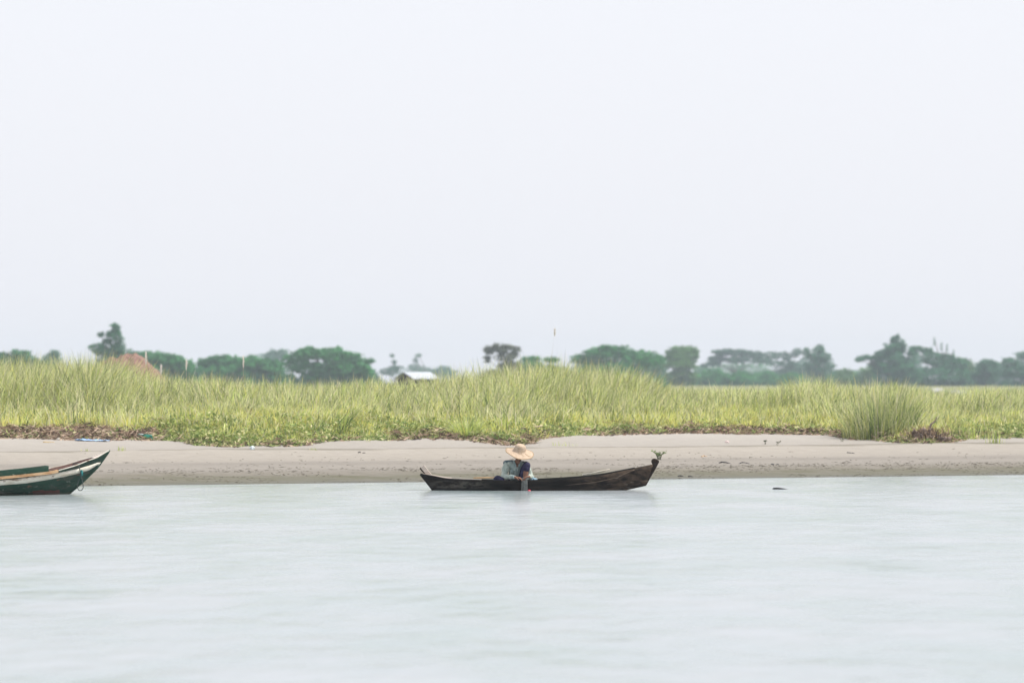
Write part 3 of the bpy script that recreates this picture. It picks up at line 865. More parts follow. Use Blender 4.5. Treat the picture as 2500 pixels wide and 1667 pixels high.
for lab, D_, bl, gr in (
    ('hazy low tree closing the gap left of the square-topped tree', 640, [(1600, 895, 34, 16), (1580, 910, 50, 18)], G1),
    ('hazy low tree in the dip right of the square-topped tree', 640, [(1715, 905, 26, 13), (1712, 920, 34, 16)], G1),
    ('hazy round tree between the umbrella tree and the ragged tall one, low down', 640, [(1955, 892, 34, 16), (1950, 910, 46, 18)], G2),
    ('hazy low tree behind the round yellowish one on the right', 640, [(2092, 916, 34, 12), (2060, 926, 50, 12)], G2),
    ('hazy tree behind the left foot of the spiky-topped tree', 620, [(2232, 884, 26, 18), (2236, 908, 40, 20)], G2),
    ('hazy low tree behind the two dark trees at the right edge', 620, [(2440, 900, 30, 14), (2442, 918, 46, 18)], G2),
    ('hazy low tree right of the widest green tree, behind its open side', 660, [(892, 912, 34, 12), (850, 915, 50, 14)], G2),
    ('hazy low tree behind the trunk of the flat-topped umbrella tree', 660, [(1775, 900, 50, 13), (1835, 898, 55, 13)], G1),
    ('hazy low tree in the gap left of the broad low tree', 660, [(478, 906, 34, 12), (455, 912, 40, 12)], G2)):
    make_tree('hazy_tree', lab, 'tree', D_, bl, gr, 3000, 0.42)

# heap of red earth behind the grass on the left
m_earth = mat_noise('red_earth', (0.13, 0.075, 0.060), (0.26, 0.165, 0.14), 2.2, rough=0.95, bump=0.8, c3=(0.20, 0.125, 0.105), spec=0.1)
D = 150.0
hx = (312 - 1250) / FPX * D
root_z = gz(hx, D)
bm = bmesh.new()
NR, NA = 40, 110
topz = CAM_H + (HORIZON - 865) / FPX * D - root_z
rings = []
for i in range(NR + 1):
    t = i / NR
    ring = []
    for a in range(NA):
        th = 2 * math.pi * a / NA
        rad = t * 2.1
        prof = (1 - t ** 2.4)
        nn = noise.noise(Vector((math.cos(th) * rad * 1.3, math.sin(th) * rad * 1.3, 3.1))) * 0.26 + noise.noise(Vector((math.cos(th) * rad * 4, math.sin(th) * rad * 4, 8))) * 0.16 + noise.noise(Vector((math.cos(th) * rad * 9, math.sin(th) * rad * 9, 2))) * 0.08
        zz = max(-0.2, topz * prof * 0.98 + nn * (1 - t * 0.4) - (0.25 if t == 1 else 0))
        ring.append(bm.verts.new((math.cos(th) * rad * (1.15 if math.cos(th) < 0 else 1.0), math.sin(th) * rad, zz)))
    rings.append(ring)
for i in range(NR):
    for a in range(NA):
        b2 = (a + 1) % NA
        bm.faces.new((rings[i][a], rings[i][b2], rings[i + 1][b2], rings[i + 1][a]))
bmesh.ops.remove_doubles(bm, verts=bm.verts, dist=1e-4)
o = link('earth_heap', bm_mesh('earth_heap', bm), m_earth, None, True)
o.location = (hx, D, root_z)
tag(o, 'heap of bare red earth half hidden behind the tall grass', 'earth heap')

# metal-roofed hut
m_tin = mat_noise('tin_roof', (0.42, 0.45, 0.50), (0.62, 0.65, 0.69), 1.2, (0.4, 3, 1), 0.35, 0.1, spec=0.6)
m_darkwood = mat_noise('dark_wall_boards', (0.03, 0.025, 0.02), (0.09, 0.07, 0.06), 3, (6, 6, 0.4), 0.9, 0.3)
m_post = mat_noise('weathered_post', (0.26, 0.21, 0.19), (0.40, 0.33, 0.30), 5, (4, 4, 0.5), 0.9, 0.2)
D = 330.0
k = D / FPX
hut = empty('field_hut', ((1018 - 1250) * k, D, gz((1018 - 1250) * k, D)), 'small hut with pale metal roof showing above the grass in the middle', 'hut', rotz=math.radians(38))
L_, W_, EV, RG = 2.5, 1.25, 1.40, 1.86
def slab(name, side):
    mb = MB()
    n = 14
    V, F = [], []
    sl = math.hypot(W_ + 0.25, RG - EV)
    for j in range(2):
        for i in range(n * 4 + 1):
            xx = -L_ / 2 - 0.2 + (L_ + 0.4) * i / (n * 4)
            cor = 0.02 * math.sin(i * math.pi / 2)
            for e in (0, 1):
                f = e
                V.append((xx, side * (0.0 + (W_ + 0.25) * f), RG - (RG - EV + 0.13) * f + cor + j * 0.03 + 0.02))
    m = 2 * (n * 4 + 1)
    for j in range(2):
        for i in range(n * 4):
            a = j * m + i * 2
            F.append((a, a + 1, a + 3, a + 2))
    for i in range(n * 4):
        F.append((i * 2 + 1, i * 2 + 3, m + i * 2 + 3, m + i * 2 + 1))
    mb.add(V, F)
    return mb.build(name, m_tin, hut)
slab('roof_sheet', -1); slab('roof_sheet', 1)
mb = MB()
for sgn in (-1, 1):
    xx = sgn * (L_ / 2 - 0.05)
    mb.add([(xx, -W_, 0), (xx, W_, 0), (xx, W_, EV - 0.08), (xx, 0, RG - 0.06), (xx, -W_, EV - 0.08), (xx + 0.04, -W_, 0), (xx + 0.04, W_, 0), (xx + 0.04, W_, EV - 0.08), (xx + 0.04, 0, RG - 0.06), (xx + 0.04, -W_, EV - 0.08)],
           [(0, 1, 2, 3, 4), (9, 8, 7, 6, 5), (0, 5, 6, 1), (1, 6, 7, 2), (2, 7, 8, 3), (3, 8, 9, 4), (4, 9, 5, 0)])
mb.box((0, W_ - 0.03, 0.64), (L_ - 0.12, 0.05, 1.26))
mb.box((0.2, -W_ + 0.03, 0.55), (L_ * 0.72, 0.05, 1.08))
mb.build('wall', m_darkwood, hut)
for xx in (-L_ / 2 - 0.1, L_ / 2 + 0.1):
    for yy in (-W_ - 0.06, W_ + 0.06):
        MB().box((xx, yy, 0.66), (0.1, 0.1, 1.32)).build('post', m_post, hut, bevel=0.01)
MB().box((-L_ / 2 - 0.12, -0.55, 0.76), (0.1, 0.12, 1.52)).build('post', m_post, hut, bevel=0.01)

# far white houses
m_white = mat_noise('whitewash', (0.36, 0.36, 0.36), (0.44, 0.44, 0.43), 1.5, rough=0.9, bump=0.1)
m_pale_roof = mat_noise('grey_sheet_roof', (0.26, 0.26, 0.28), (0.36, 0.36, 0.38), 1.5, rough=0.6, bump=0.1)
def far_house(px, py, D, w, h, label, rot):
    k = D / FPX
    x = (px - 1250) * k
    hs = empty('far_house', (x, D, gz(x, D)), label, 'house', 'far white houses below the trees', math.radians(rot))
    MB().box((0, 0, h / 2), (w, w * 0.7, h)).build('wall', m_white, hs)
    y = w * 0.35 + 0.25
    MB().add([(-w / 2 - .2, -y, h + .003), (w / 2 + .2, -y, h + .003), (w / 2 + .2, 0, h + .35), (-w / 2 - .2, 0, h + .35), (-w / 2 - .2, y, h + .003), (w / 2 + .2, y, h + .003)],
             [(0, 1, 2, 3), (3, 2, 5, 4), (0, 3, 4), (1, 5, 2), (0, 4, 5, 1)]).build('roof', m_white if rot < 10 else m_pale_roof, hs)
    MB().box((w * 0.2, -w * 0.35 - 0.01, h * 0.4), (0.5, 0.06, h * 0.75)).build('door', m_darkwood, hs)
far_house(2288, 945, 330, 0.55, 0.42, 'tiny white house below the spiky-topped tree on the right', 5)
far_house(2340, 948, 340, 1.0, 0.14, 'grey-roofed pale shed right of the tiny white house', 14)
# ------------------------------------------------------------------ wooden canoe
CD = 76.1
S_ = FPX / CD
canoe = empty('wooden_canoe', (0, CD, 0), 'dark weathered wooden canoe carrying the person in the straw hat', 'boat')
def cx(c): return ((1000 + c / 3.564) - 1250) / S_
def cz(c): return (1196 - (1060 + c / 3.564)) / S_
sheer_p = [(95, 345), (200, 362), (320, 385), (500, 395), (730, 400), (960, 402), (1100, 395), (1300, 385), (1500, 370), (1700, 345), (1900, 305), (2110, 262)]
SX = np.array([cx(a) for a, _ in sheer_p]); SZ = np.array([cz(b) for _, b in sheer_p])
def sheer(x): return float(np.interp(x, SX, SZ))
BX = np.array([-1.80, cx(215), -1.2, 1.75, 2.1, cx(1890), cx(2060), 2.8]); BZ = np.array([0.02, -0.03, -0.09, -0.09, -0.03, cz(474), cz(438), 0.12])
def keelz(x): return float(np.interp(x, BX, BZ))
XS0, XS1 = cx(215), SX[0]
XE0, XE1 = cx(2050), SX[-1]
def halfb(u):
    a = 0.11 + 0.27 * (1 - (1 - min(u / 0.42, 1)) ** 2.0)
    b_ = 0.03 + 0.35 * (1 - max(0, (u - 0.42) / 0.58) ** 2.0)
    return min(a, b_)
NU = 60
LV = [(0.0, 0.0), (0.0, 0.70), (0.30, 0.82), (0.62, 0.93), (1.0, 1.0)]   # (height share, beam share)
def hull_pt(u, v, side, grow=0.0):
    x = (XS0 + (XE0 - XS0) * u) * (1 - v) + (XS1 + (XE1 - XS1) * u) * v
    zb, zs = keelz(x), sheer(x)
    share = np.interp(v, [a for a, _ in LV[1:]], [b_ for _, b_ in LV[1:]])
    y = halfb(u) * share + grow
    return Vector((x, side * y, zb + (zs - zb) * v))
m_hull = mat_noise('dark_hull_wood', (0.002, 0.0015, 0.0012), (0.008, 0.006, 0.005), 2.6, (0.5, 3, 5), 0.75, 0.5, c3=(0.026, 0.019, 0.014), spec=0.08, patch=((0.07, 0.06, 0.05), 2.2, 0.66))
m_strake = mat_noise('dark_strake_wood', (0.002, 0.0015, 0.0012), (0.006, 0.005, 0.004), 3.0, (0.4, 3, 6), 0.75, 0.5, spec=0.08, patch=((0.07, 0.055, 0.042), 3.0, 0.66))
m_bow = mat_noise('brown_bow_wood', (0.012, 0.007, 0.005), (0.034, 0.021, 0.015), 4, (1, 3, 3), 0.7, 0.4, spec=0.1)
m_edgewood = mat_noise('worn_edge_wood', (0.06, 0.042, 0.03), (0.16, 0.12, 0.09), 5, (0.6, 5, 5), 0.8, 0.3, spec=0.1)
m_inner = mat_noise('inner_boards', (0.05, 0.038, 0.028), (0.12, 0.095, 0.07), 4, (0.5, 4, 4), 0.8, 0.3)
m_greywood = mat_noise('grey_weathered_wood', (0.26, 0.21, 0.175), (0.62, 0.54, 0.47), 4, (0.8, 8, 8), 0.85, 0.4)
overlay(m_hull, (0.085, 0.058, 0.040), 3.0, 0.36, 0.3, xr=(0.9, 2.0), amount=0.9, stretch=(1, 1, 3))
overlay(m_hull, (0.15, 0.135, 0.115), 3.2, 0.43, 0.12, xr=(-1.9, -1.3, -0.85, -0.3), zr=(0.02, 0.06, 0.15, 0.22), amount=0.5, stretch=(1, 1, 3))
overlay(m_hull, (0.16, 0.14, 0.11), 6.0, 0.60, 0.05, xr=(1.0, 1.8), amount=0.7, stretch=(0.6, 1, 5))
overlay(m_strake, (0.032, 0.024, 0.018), 4.0, 0.56, 0.12, stretch=(0.5, 1, 6), amount=0.8)
V, F = [], []
cols = []
for side in (-1, 1):
    for v in (1.0, 0.82, 0.62, 0.45, 0.30, 0.15, 0.0):
        cols.append((side, v))
order = [(-1, v) for v in (1.0, 0.82, 0.62, 0.45, 0.30, 0.15, 0.0)] + [(1, v) for v in (0.0, 0.15, 0.30, 0.45, 0.62, 0.82, 1.0)]
for i in range(NU + 1):
    for (side, v) in order:
        V.append(hull_pt(i / NU, v, side))
m_ = len(order)
for i in range(NU):
    for j in range(m_ - 1):
        a = i * m_ + j
        F.append((a, a + m_, a + m_ + 1, a + 1))
F.append(tuple(range(m_)))
F.append(tuple(reversed(range(NU * m_, NU * m_ + m_))))
o = MB().add(V, F).build('hull', m_hull, canoe, True)
md = o.modifiers.new('thickness', 'SOLIDIFY'); md.thickness = 0.022; md.offset = -1
# upper wash strake, one each side, standing proud of the hull
lowx = np.array([-1.80, -1.55, -0.5, cx(1040), cx(1380), cx(1600), cx(1800), cx(1870), cx(1960), cx(2000)])
lowz = np.array([0.30, 0.15, 0.09, cz(455), cz(435), cz(415), cz(375), cz(340), cz(303), cz(295)])
for side in (-1, 1):
    V, F = [], []
    N2 = 70
    for i in range(N2 + 1):
        u = 0.0 + 0.925 * i / N2
        top = hull_pt(u, 1.0, side, 0.010); top.z += 0.006
        zl = float(np.interp(top.x, lowx, lowz)) + 0.006 * math.sin(i * 1.7) * (1 if top.x > 1 else 0.3)
        zb, zs = keelz(top.x), sheer(top.x)
        vl = np.clip((zl - zb) / (zs - zb), 0.05, 0.995)
        for f in (0.0, 0.33, 0.66, 1.0):
            v = vl * (1 - f) + f
            p = hull_pt(u, v, side, 0.010)
            p.x = p.x * (1 - f * 0) ; p.z += 0.006 * f
            V.append(p)
        V.append(hull_pt(u, 1.0, side, -0.030) + Vector((0, 0, 0.006)))
    for i in range(N2):
        for j in range(4):
            a = i * 5 + j
            F.append((a, a + 5, a + 6, a + 1) if side < 0 else (a, a + 1, a + 6, a + 5))
    o = MB().add(V, F).build('wash_strake', m_strake, canoe, True)
    md = o.modifiers.new('thickness', 'SOLIDIFY'); md.thickness = 0.009; md.offset = 1
    mb = MB()
    epts = []
    for i in range(25):
        x_ = 1.05 + (2.42 - 1.05) * i / 24
        u = (x_ - XS1) / (XE1 - XS1)
        zl = float(np.interp(x_, lowx, lowz))
        vl = np.clip((zl - keelz(x_)) / (sheer(x_) - keelz(x_)), 0.05, 0.995)
        q = hull_pt(u, vl, side, 0.020); epts.append((x_, q.y, zl))
    mb.tube(epts, [0.004 + 0.006 * i / 24 for i in range(25)], 6)
    mb.build('strake_edge', m_edgewood, canoe, True)
# stem post with a knob
prof = [(2035, 452), (2060, 442), (2100, 368), (2140, 300), (2172, 238), (2168, 226), (2150, 214), (2130, 208), (2114, 212), (2104, 224), (2102, 240), (2110, 256), (2112, 268), (2098, 276), (2075, 330), (2045, 400)]
bm = bmesh.new()
fr, bk = [], []
for (a, b_) in prof:
    fr.append(bm.verts.new((cx(a), -0.034, cz(b_)))); bk.append(bm.verts.new((cx(a), 0.034, cz(b_))))
bm.faces.new(fr); bm.faces.new(list(reversed(bk)))
for i in range(len(prof)):
    j = (i + 1) % len(prof)
    bm.faces.new((fr[i], bk[i], bk[j], fr[j]))
o = link('stem_post', bm_mesh('stem_post', bm), m_bow, canoe)
md = o.modifiers.new('bevel', 'BEVEL'); md.width = 0.014; md.segments = 3
# stern boards rising to the left
def board(name, p0, p1, w, t, mat, parent, rot=0.0, bevel=0.004):
    p0, p1 = Vector(p0), Vector(p1)
    d = (p1 - p0).normalized()
    u = d.cross(Vector((0, 1, 0))).normalized(); vv = u.cross(d)
    u, vv = u * math.cos(rot) + vv * math.sin(rot), vv * math.cos(rot) - u * math.sin(rot)
    V = []
    for p in (p0, p1):
        for a, b2 in ((-1, -1), (1, -1), (1, 1), (-1, 1)):
            V.append(p + u * a * t / 2 + vv * b2 * w / 2)
    return MB().add(V, [(0, 3, 2, 1), (4, 5, 6, 7), (0, 1, 5, 4), (1, 2, 6, 5), (2, 3, 7, 6), (3, 0, 4, 7)]).build(name, mat, parent, bevel=bevel)
board('stern_board', (cx(182), 0.0, cz(368)), (cx(112), 0.0, cz(278)), 0.17, 0.085, m_greywood, canoe)
board('stern_cap', (cx(148), 0.0, cz(360)), (cx(92), 0.0, cz(290)), 0.13, 0.03, m_bow, canoe)
# stern deck
V, F = [], []
for i in range(9):
    u = 0.01 + 0.125 * i / 8
    a = hull_pt(u, 1.0, -1, -0.004); b2 = hull_pt(u, 1.0, 1, -0.004)
    V += [a + Vector((0, 0, 0.022)), b2 + Vector((0, 0, 0.022))]
F = [(2 * i, 2 * i + 2, 2 * i + 3, 2 * i + 1) for i in range(8)]
o = MB().add(V, F).build('stern_deck', m_greywood, canoe)
md = o.modifiers.new('thickness', 'SOLIDIFY'); md.thickness = 0.015
# thwarts and floor boards
for x_ in (-0.95, -0.28, 1.25, 1.95):
    u = (x_ - XS1) / (XE1 - XS1)
    w_ = halfb(u) * 0.93
    MB().box((x_, 0, sheer(x_) - 0.055), (0.11, 2 * w_, 0.022)).build('thwart', m_inner, canoe, bevel=0.004)
MB().box((0.15, 0.0, -0.055), (2.6, 0.42, 0.02)).build('floor_board', m_inner, canoe, bevel=0.003)
MB().tube([(cx(1312), -0.20, cz(405)), (cx(1312), -0.205, cz(378)), (cx(1318), -0.20, cz(362))], [0.012, 0.011, 0.006], 8).build('thole_pin', m_bow, canoe, True)

# things lying in the canoe
m_tan = mat_noise('tan_paddle_wood', (0.42, 0.23, 0.10), (0.62, 0.40, 0.20), 3, (0.6, 6, 6), 0.6, 0.2)
pad = empty('paddle', (cx(650), CD - 0.12, sheer(cx(650)) + 0.022), 'tan wooden paddle lying along the canoe left of the seated person', 'paddle')
bm = bmesh.new()
fr, bk = [], []
pts = [(-0.42, -0.015), (-0.36, -0.06), (-0.20, -0.072), (0.02, -0.055), (0.12, -0.02), (0.12, 0.02), (0.02, 0.055), (-0.20, 0.072), (-0.36, 0.06), (-0.42, 0.015)]
for (a, b_) in pts:
    zt = 0.02 + 0.03 * (a + 0.42)
    fr.append(bm.verts.new((a + 0.2, b_, zt + 0.014))); bk.append(bm.verts.new((a + 0.2, b_, zt - 0.008)))
bm.faces.new(fr); bm.faces.new(list(reversed(bk)))
for i in range(len(pts)):
    j = (i + 1) % len(pts)
    bm.faces.new((fr[i], bk[i], bk[j], fr[j]))
o = link('blade', bm_mesh('blade', bm), m_tan, pad)
md = o.modifiers.new('bevel', 'BEVEL'); md.width = 0.005; md.segments = 2
MB().tube([(0.30, 0, 0.035), (0.7, 0.03, 0.02), (1.05, 0.06, 0.0)], [0.017, 0.016, 0.015], 10).build('shaft', m_tan, pad, True)
m_pale = mat_noise('pale_bamboo', (0.48, 0.44, 0.36), (0.66, 0.62, 0.54), 6, (0.5, 6, 6), 0.7, 0.15)
st = MB().tube([(-0.42, 0.0, -0.06), (-0.1, 0.0, 0.01), (0.12, 0, 0.058)], [0.014, 0.013, 0.009], 8)
st.tube([(-0.42, 0.05, -0.05), (-0.1, 0.035, 0.0), (0.06, 0.03, 0.035)], [0.011, 0.011, 0.008], 8)
o = st.build('bamboo_sticks', m_pale, None, True)
o.location = (cx(1690), CD + 0.10, cz(335) + 0.012)
tag(o, 'pale split bamboo leaning over the canoe side towards the bow', 'bamboo')
m_pale2 = mat_noise('pale_board', (0.40, 0.36, 0.31), (0.58, 0.54, 0.48), 5, (0.5, 6, 6), 0.8, 0.2)
o = MB().box((0, 0, 0), (0.85, 0.10, 0.014), Matrix.Rotation(math.radians(2.0), 3, 'Y')).build('loose_board', m_pale2, None, bevel=0.003)
o.location = (cx(440), CD + 0.05, sheer(cx(440)) + 0.012)
tag(o, 'narrow pale board lying across the stern of the canoe', 'board')
m_bluecloth = mat_noise('pale_blue_cloth', (0.16, 0.30, 0.42), (0.34, 0.50, 0.60), 18, rough=0.9, bump=0.5)

def blob_mesh(name, r, seed, amp=0.3, sub=3, freq=1.6):
    bm = bmesh.new()
    bmesh.ops.create_icosphere(bm, subdivisions=sub, radius=1.0)
    for v in bm.verts:
        nn = noise.noise(v.co * freq + Vector((seed, seed * 2.1, 0))) * amp + noise.noise(v.co * freq * 3 + Vector((seed, 0, 5))) * amp * 0.4
        v.co *= 1 + nn
        v.co.x *= r[0]; v.co.y *= r[1]; v.co.z *= r[2]
    return bm_mesh(name, bm)
o = link('cloth_bundle', blob_mesh('cloth_bundle', (0.075, 0.06, 0.045), 3.0, 0.45, 4, 2.2), m_bluecloth, None, True)
o.location = (cx(1080), CD - 0.18, sheer(cx(1080)) + 0.0)
tag(o, 'pale blue crumpled cloth on the canoe edge by the person\'s left hand', 'cloth')

# ------------------------------------------------------------------ painted boat on the left
PD = 73.5
PS = FPX / PD
ALPHA = math.radians(26)
TIPX = (2065 / 7.84 - 1250) / PS
def pz(c): return (125.6 - c / 7.84) / PS
boat = empty('painted_boat', (TIPX, PD + 0.35, 0), 'green and white painted wooden boat with peeling paint at the left edge', 'boat', rotz=ALPHA)
BL = 5.4
stem_s = np.array([0.0, 0.105, 0.215, 0.465, 0.715, 0.90]) / math.cos(ALPHA)
stem_z = np.array([pz(155), pz(310), pz(470), pz(730), pz(955), -0.10])
def stem_at(z): return float(np.interp(-z, -stem_z, stem_s))
def c2d(c): return (2065 - c) / 7.84 / PS
# each line: (start z on the stem, [(crop x, crop y) ...] near-side height, full half beam, spring length)
LN = {
 'gun':  (pz(158), [(2000, 190), (1850, 290), (1700, 345), (1500, 430), (1300, 490), (1110, 545), (1000, 560), (500, 612), (0, 655)], 0.66, 1.25),
 'wtop': (pz(385), [(1850, 388), (1700, 440), (1500, 497), (1300, 540), (1000, 597), (500, 660), (0, 708)], 0.645, 1.25),
 'wbot': (pz(430), [(1830, 430), (1700, 525), (1500, 590), (1250, 645), (1000, 690), (600, 752), (0, 792)], 0.61, 1.25),
 'chine': (pz(690), [(1630, 690), (1530, 712), (1250, 790), (1000, 850), (880, 880), (500, 915), (0, 945)], 0.50, 1.3),
 'keel': (-0.09, [(1350, 1050), (0, 1075)], 0.30, 1.4),
}
def line_fn(key):
    z0, pts, B, lam = LN[key]
    s0 = stem_at(z0)
    def hb(s): return B * (1 - math.exp(-max(0.0, s - s0) / lam)) * (1.0 if s < 3.6 else 1 - 0.35 * ((s - 3.6) / 1.8) ** 2)
    # convert measured near-side columns to distance along the boat
    ss = np.linspace(s0, BL, 400)
    dd = np.array([s * math.cos(ALPHA) - hb(s) * math.sin(ALPHA) for s in ss])
    ps = [s0]; pzv = [z0]
    for (c, y) in pts:
        s = float(np.interp(c2d(c), dd, ss))
        if s > ps[-1] + 1e-3:
            ps.append(s); pzv.append(pz(y))
    ps.append(BL); pzv.append(pzv[-1] + (0.10 if key != 'keel' else 0.0))
    def zz(s): return float(np.interp(s, ps, pzv))
    return s0, hb, zz
LF = {k: line_fn(k) for k in LN}
def lpt(key, t, side, out_=0.0):
    s0, hb, zz = LF[key]
    s = s0 + (BL - s0) * (t ** 1.6)
    return Vector((-s, side * (hb(s) + out_ * min(1, (s - s0) / 0.1)), zz(s)))
def loft(keys, side, nt=60, subs=3, out_=0.0):
    V, F = [], []
    rows = []
    for a, b_ in zip(keys[:-1], keys[1:]):
        for k in range(subs):
            rows.append((a, b_, k / subs))
    rows.append((keys[-2], keys[-1], 1.0))
    m = len(rows)
    for i in range(nt + 1):
        t = i / nt
        for (a, b_, f) in rows:
            V.append(lpt(a, t, side, out_).lerp(lpt(b_, t, side, out_), f))
    for i in range(nt):
        for j in range(m - 1):
            a = i * m + j
            q = (a, a + m, a + m + 1, a + 1)
            F.append(q if side > 0 else tuple(reversed(q)))
    return V, F
m_green = mat_noise('green_boat_paint', (0.005, 0.024, 0.016), (0.009, 0.042, 0.026), 2.2, (0.6, 2, 3), 0.55, 0.25, c3=(0.020, 0.062, 0.042), spec=0.2, patch=((0.12, 0.10, 0.075), 3.2, 0.665))
m_whitep = mat_noise('white_boat_paint', (0.58, 0.53, 0.43), (0.80, 0.77, 0.69), 3, (0.6, 2, 2), 0.6, 0.2, patch=((0.17, 0.11, 0.07), 6.0, 0.61))
m_rail = mat_noise('bare_orange_wood', (0.20, 0.095, 0.04), (0.44, 0.27, 0.14), 5, (0.6, 5, 5), 0.75, 0.5, c3=(0.55, 0.42, 0.28), patch=((0.10, 0.04, 0.02), 4, 0.63))
m_brownin = mat_noise('brown_inner_planks', (0.075, 0.035, 0.03), (0.15, 0.085, 0.07), 3, (0.5, 3, 4), 0.75, 0.4, patch=((0.34, 0.26, 0.22), 3, 0.68))
m_pink = mat_noise('faded_pink_deck', (0.50, 0.38, 0.34), (0.72, 0.66, 0.60), 4, (0.6, 3, 3), 0.7, 0.3)
# green paint with a bare red-primer patch near the waterline
overlay(m_whitep, (0.42, 0.35, 0.25), 3.5, 0.50, 0.16, stretch=(0.6, 1, 2), amount=0.75)
overlay(m_whitep, (0.16, 0.09, 0.055), 5.0, 0.60, 0.04, stretch=(0.5, 1, 3), amount=0.9)
overlay(m_green, (0.07, 0.065, 0.05), 2.6, 0.52, 0.12, stretch=(0.7, 1, 3), amount=0.75)
overlay(m_green, (0.20, 0.24, 0.20), 7.0, 0.60, 0.05, stretch=(0.7, 1, 2), amount=0.7)
overlay(m_green, (0.14, 0.075, 0.05), 5.0, 0.61, 0.04, stretch=(0.5, 1, 3), amount=0.8)
nt = m_green.node_tree
bs = [n_ for n_ in nt.nodes if n_.type == 'BSDF_PRINCIPLED'][0]
old = bs.inputs['Base Color'].links[0].from_socket
tcn = nt.nodes.new('ShaderNodeTexCoord')
sep = nt.nodes.new('ShaderNodeSeparateXYZ'); nt.links.new(tcn.outputs['Object'], sep.inputs[0])
nzp = nt.nodes.new('ShaderNodeTexNoise'); nzp.inputs['Scale'].default_value = 5.0; nzp.inputs['Detail'].default_value = 5
nt.links.new(tcn.outputs['Object'], nzp.inputs['Vector'])
def mnode(op, a, b_=None, clamp=False):
    n_ = nt.nodes.new('ShaderNodeMath'); n_.operation = op; n_.use_clamp = clamp
    for i, v in enumerate((a, b_)):
        if v is None: continue
        if isinstance(v, (int, float)): n_.inputs[i].default_value = v
        else: nt.links.new(v, n_.inputs[i])
    return n_.outputs[0]
wz = mnode('ADD', sep.outputs['Z'], mnode('MULTIPLY', mnode('SUBTRACT', nzp.outputs[0], 0.5), 0.10))
wxx = mnode('ADD', sep.outputs['X'], mnode('MULTIPLY', mnode('SUBTRACT', nzp.outputs[0], 0.5), 0.5))
f1 = mnode('MULTIPLY', mnode('LESS_THAN', wz, 0.085), mnode('MULTIPLY', mnode('GREATER_THAN', wxx, -1.62), mnode('LESS_THAN', wxx, -1.05)))
mx = nt.nodes.new('ShaderNodeMix'); mx.data_type = 'RGBA'
nt.links.new(f1, mx.inputs[0]); nt.links.new(old, mx.inputs[6]); mx.inputs[7].default_value = (0.11, 0.040, 0.032, 1)
# worn muddy scum near the water
f2 = mnode('MULTIPLY', mnode('LESS_THAN', wz, 0.04), 0.45)
mx2 = nt.nodes.new('ShaderNodeMix'); mx2.data_type = 'RGBA'
nt.links.new(f2, mx2.inputs[0]); nt.links.new(mx.outputs[2], mx2.inputs[6]); mx2.inputs[7].default_value = (0.09, 0.085, 0.06, 1)
nt.links.new(mx2.outputs[2], bs.inputs['Base Color'])

mbh = MB()
for side in (-1, 1):
    mbh.add(*loft(['gun', 'wtop', 'wbot', 'chine', 'keel'], side, 70, 3))
# bottom and transom
V, F = [], []
for i in range(71):
    V += [lpt('keel', i / 70, -1), lpt('keel', i / 70, 1)]
mbh.add(V, [(2 * i, 2 * i + 2, 2 * i + 3, 2 * i + 1) for i in range(70)])
tr = [lpt(k, 1.0, -1) for k in ('gun', 'wtop', 'wbot', 'chine', 'keel')] + [lpt(k, 1.0, 1) for k in ('keel', 'chine', 'wbot', 'wtop', 'gun')]
mbh.add(tr, [tuple(range(10))])
o = mbh.build('hull', m_green, boat, True)
md = o.modifiers.new('weld', 'WELD'); md.merge_threshold = 0.002
md = o.modifiers.new('thickness', 'SOLIDIFY'); md.thickness = 0.012; md.offset = 0
def strip(keys, side, mat, name, t=0.016, out_=0.012):
    o = MB().add(*loft(keys, side, 70, 2, out_)).build(name, mat, boat, True)
    md = o.modifiers.new('thickness', 'SOLIDIFY'); md.thickness = t; md.offset = 0
    return o
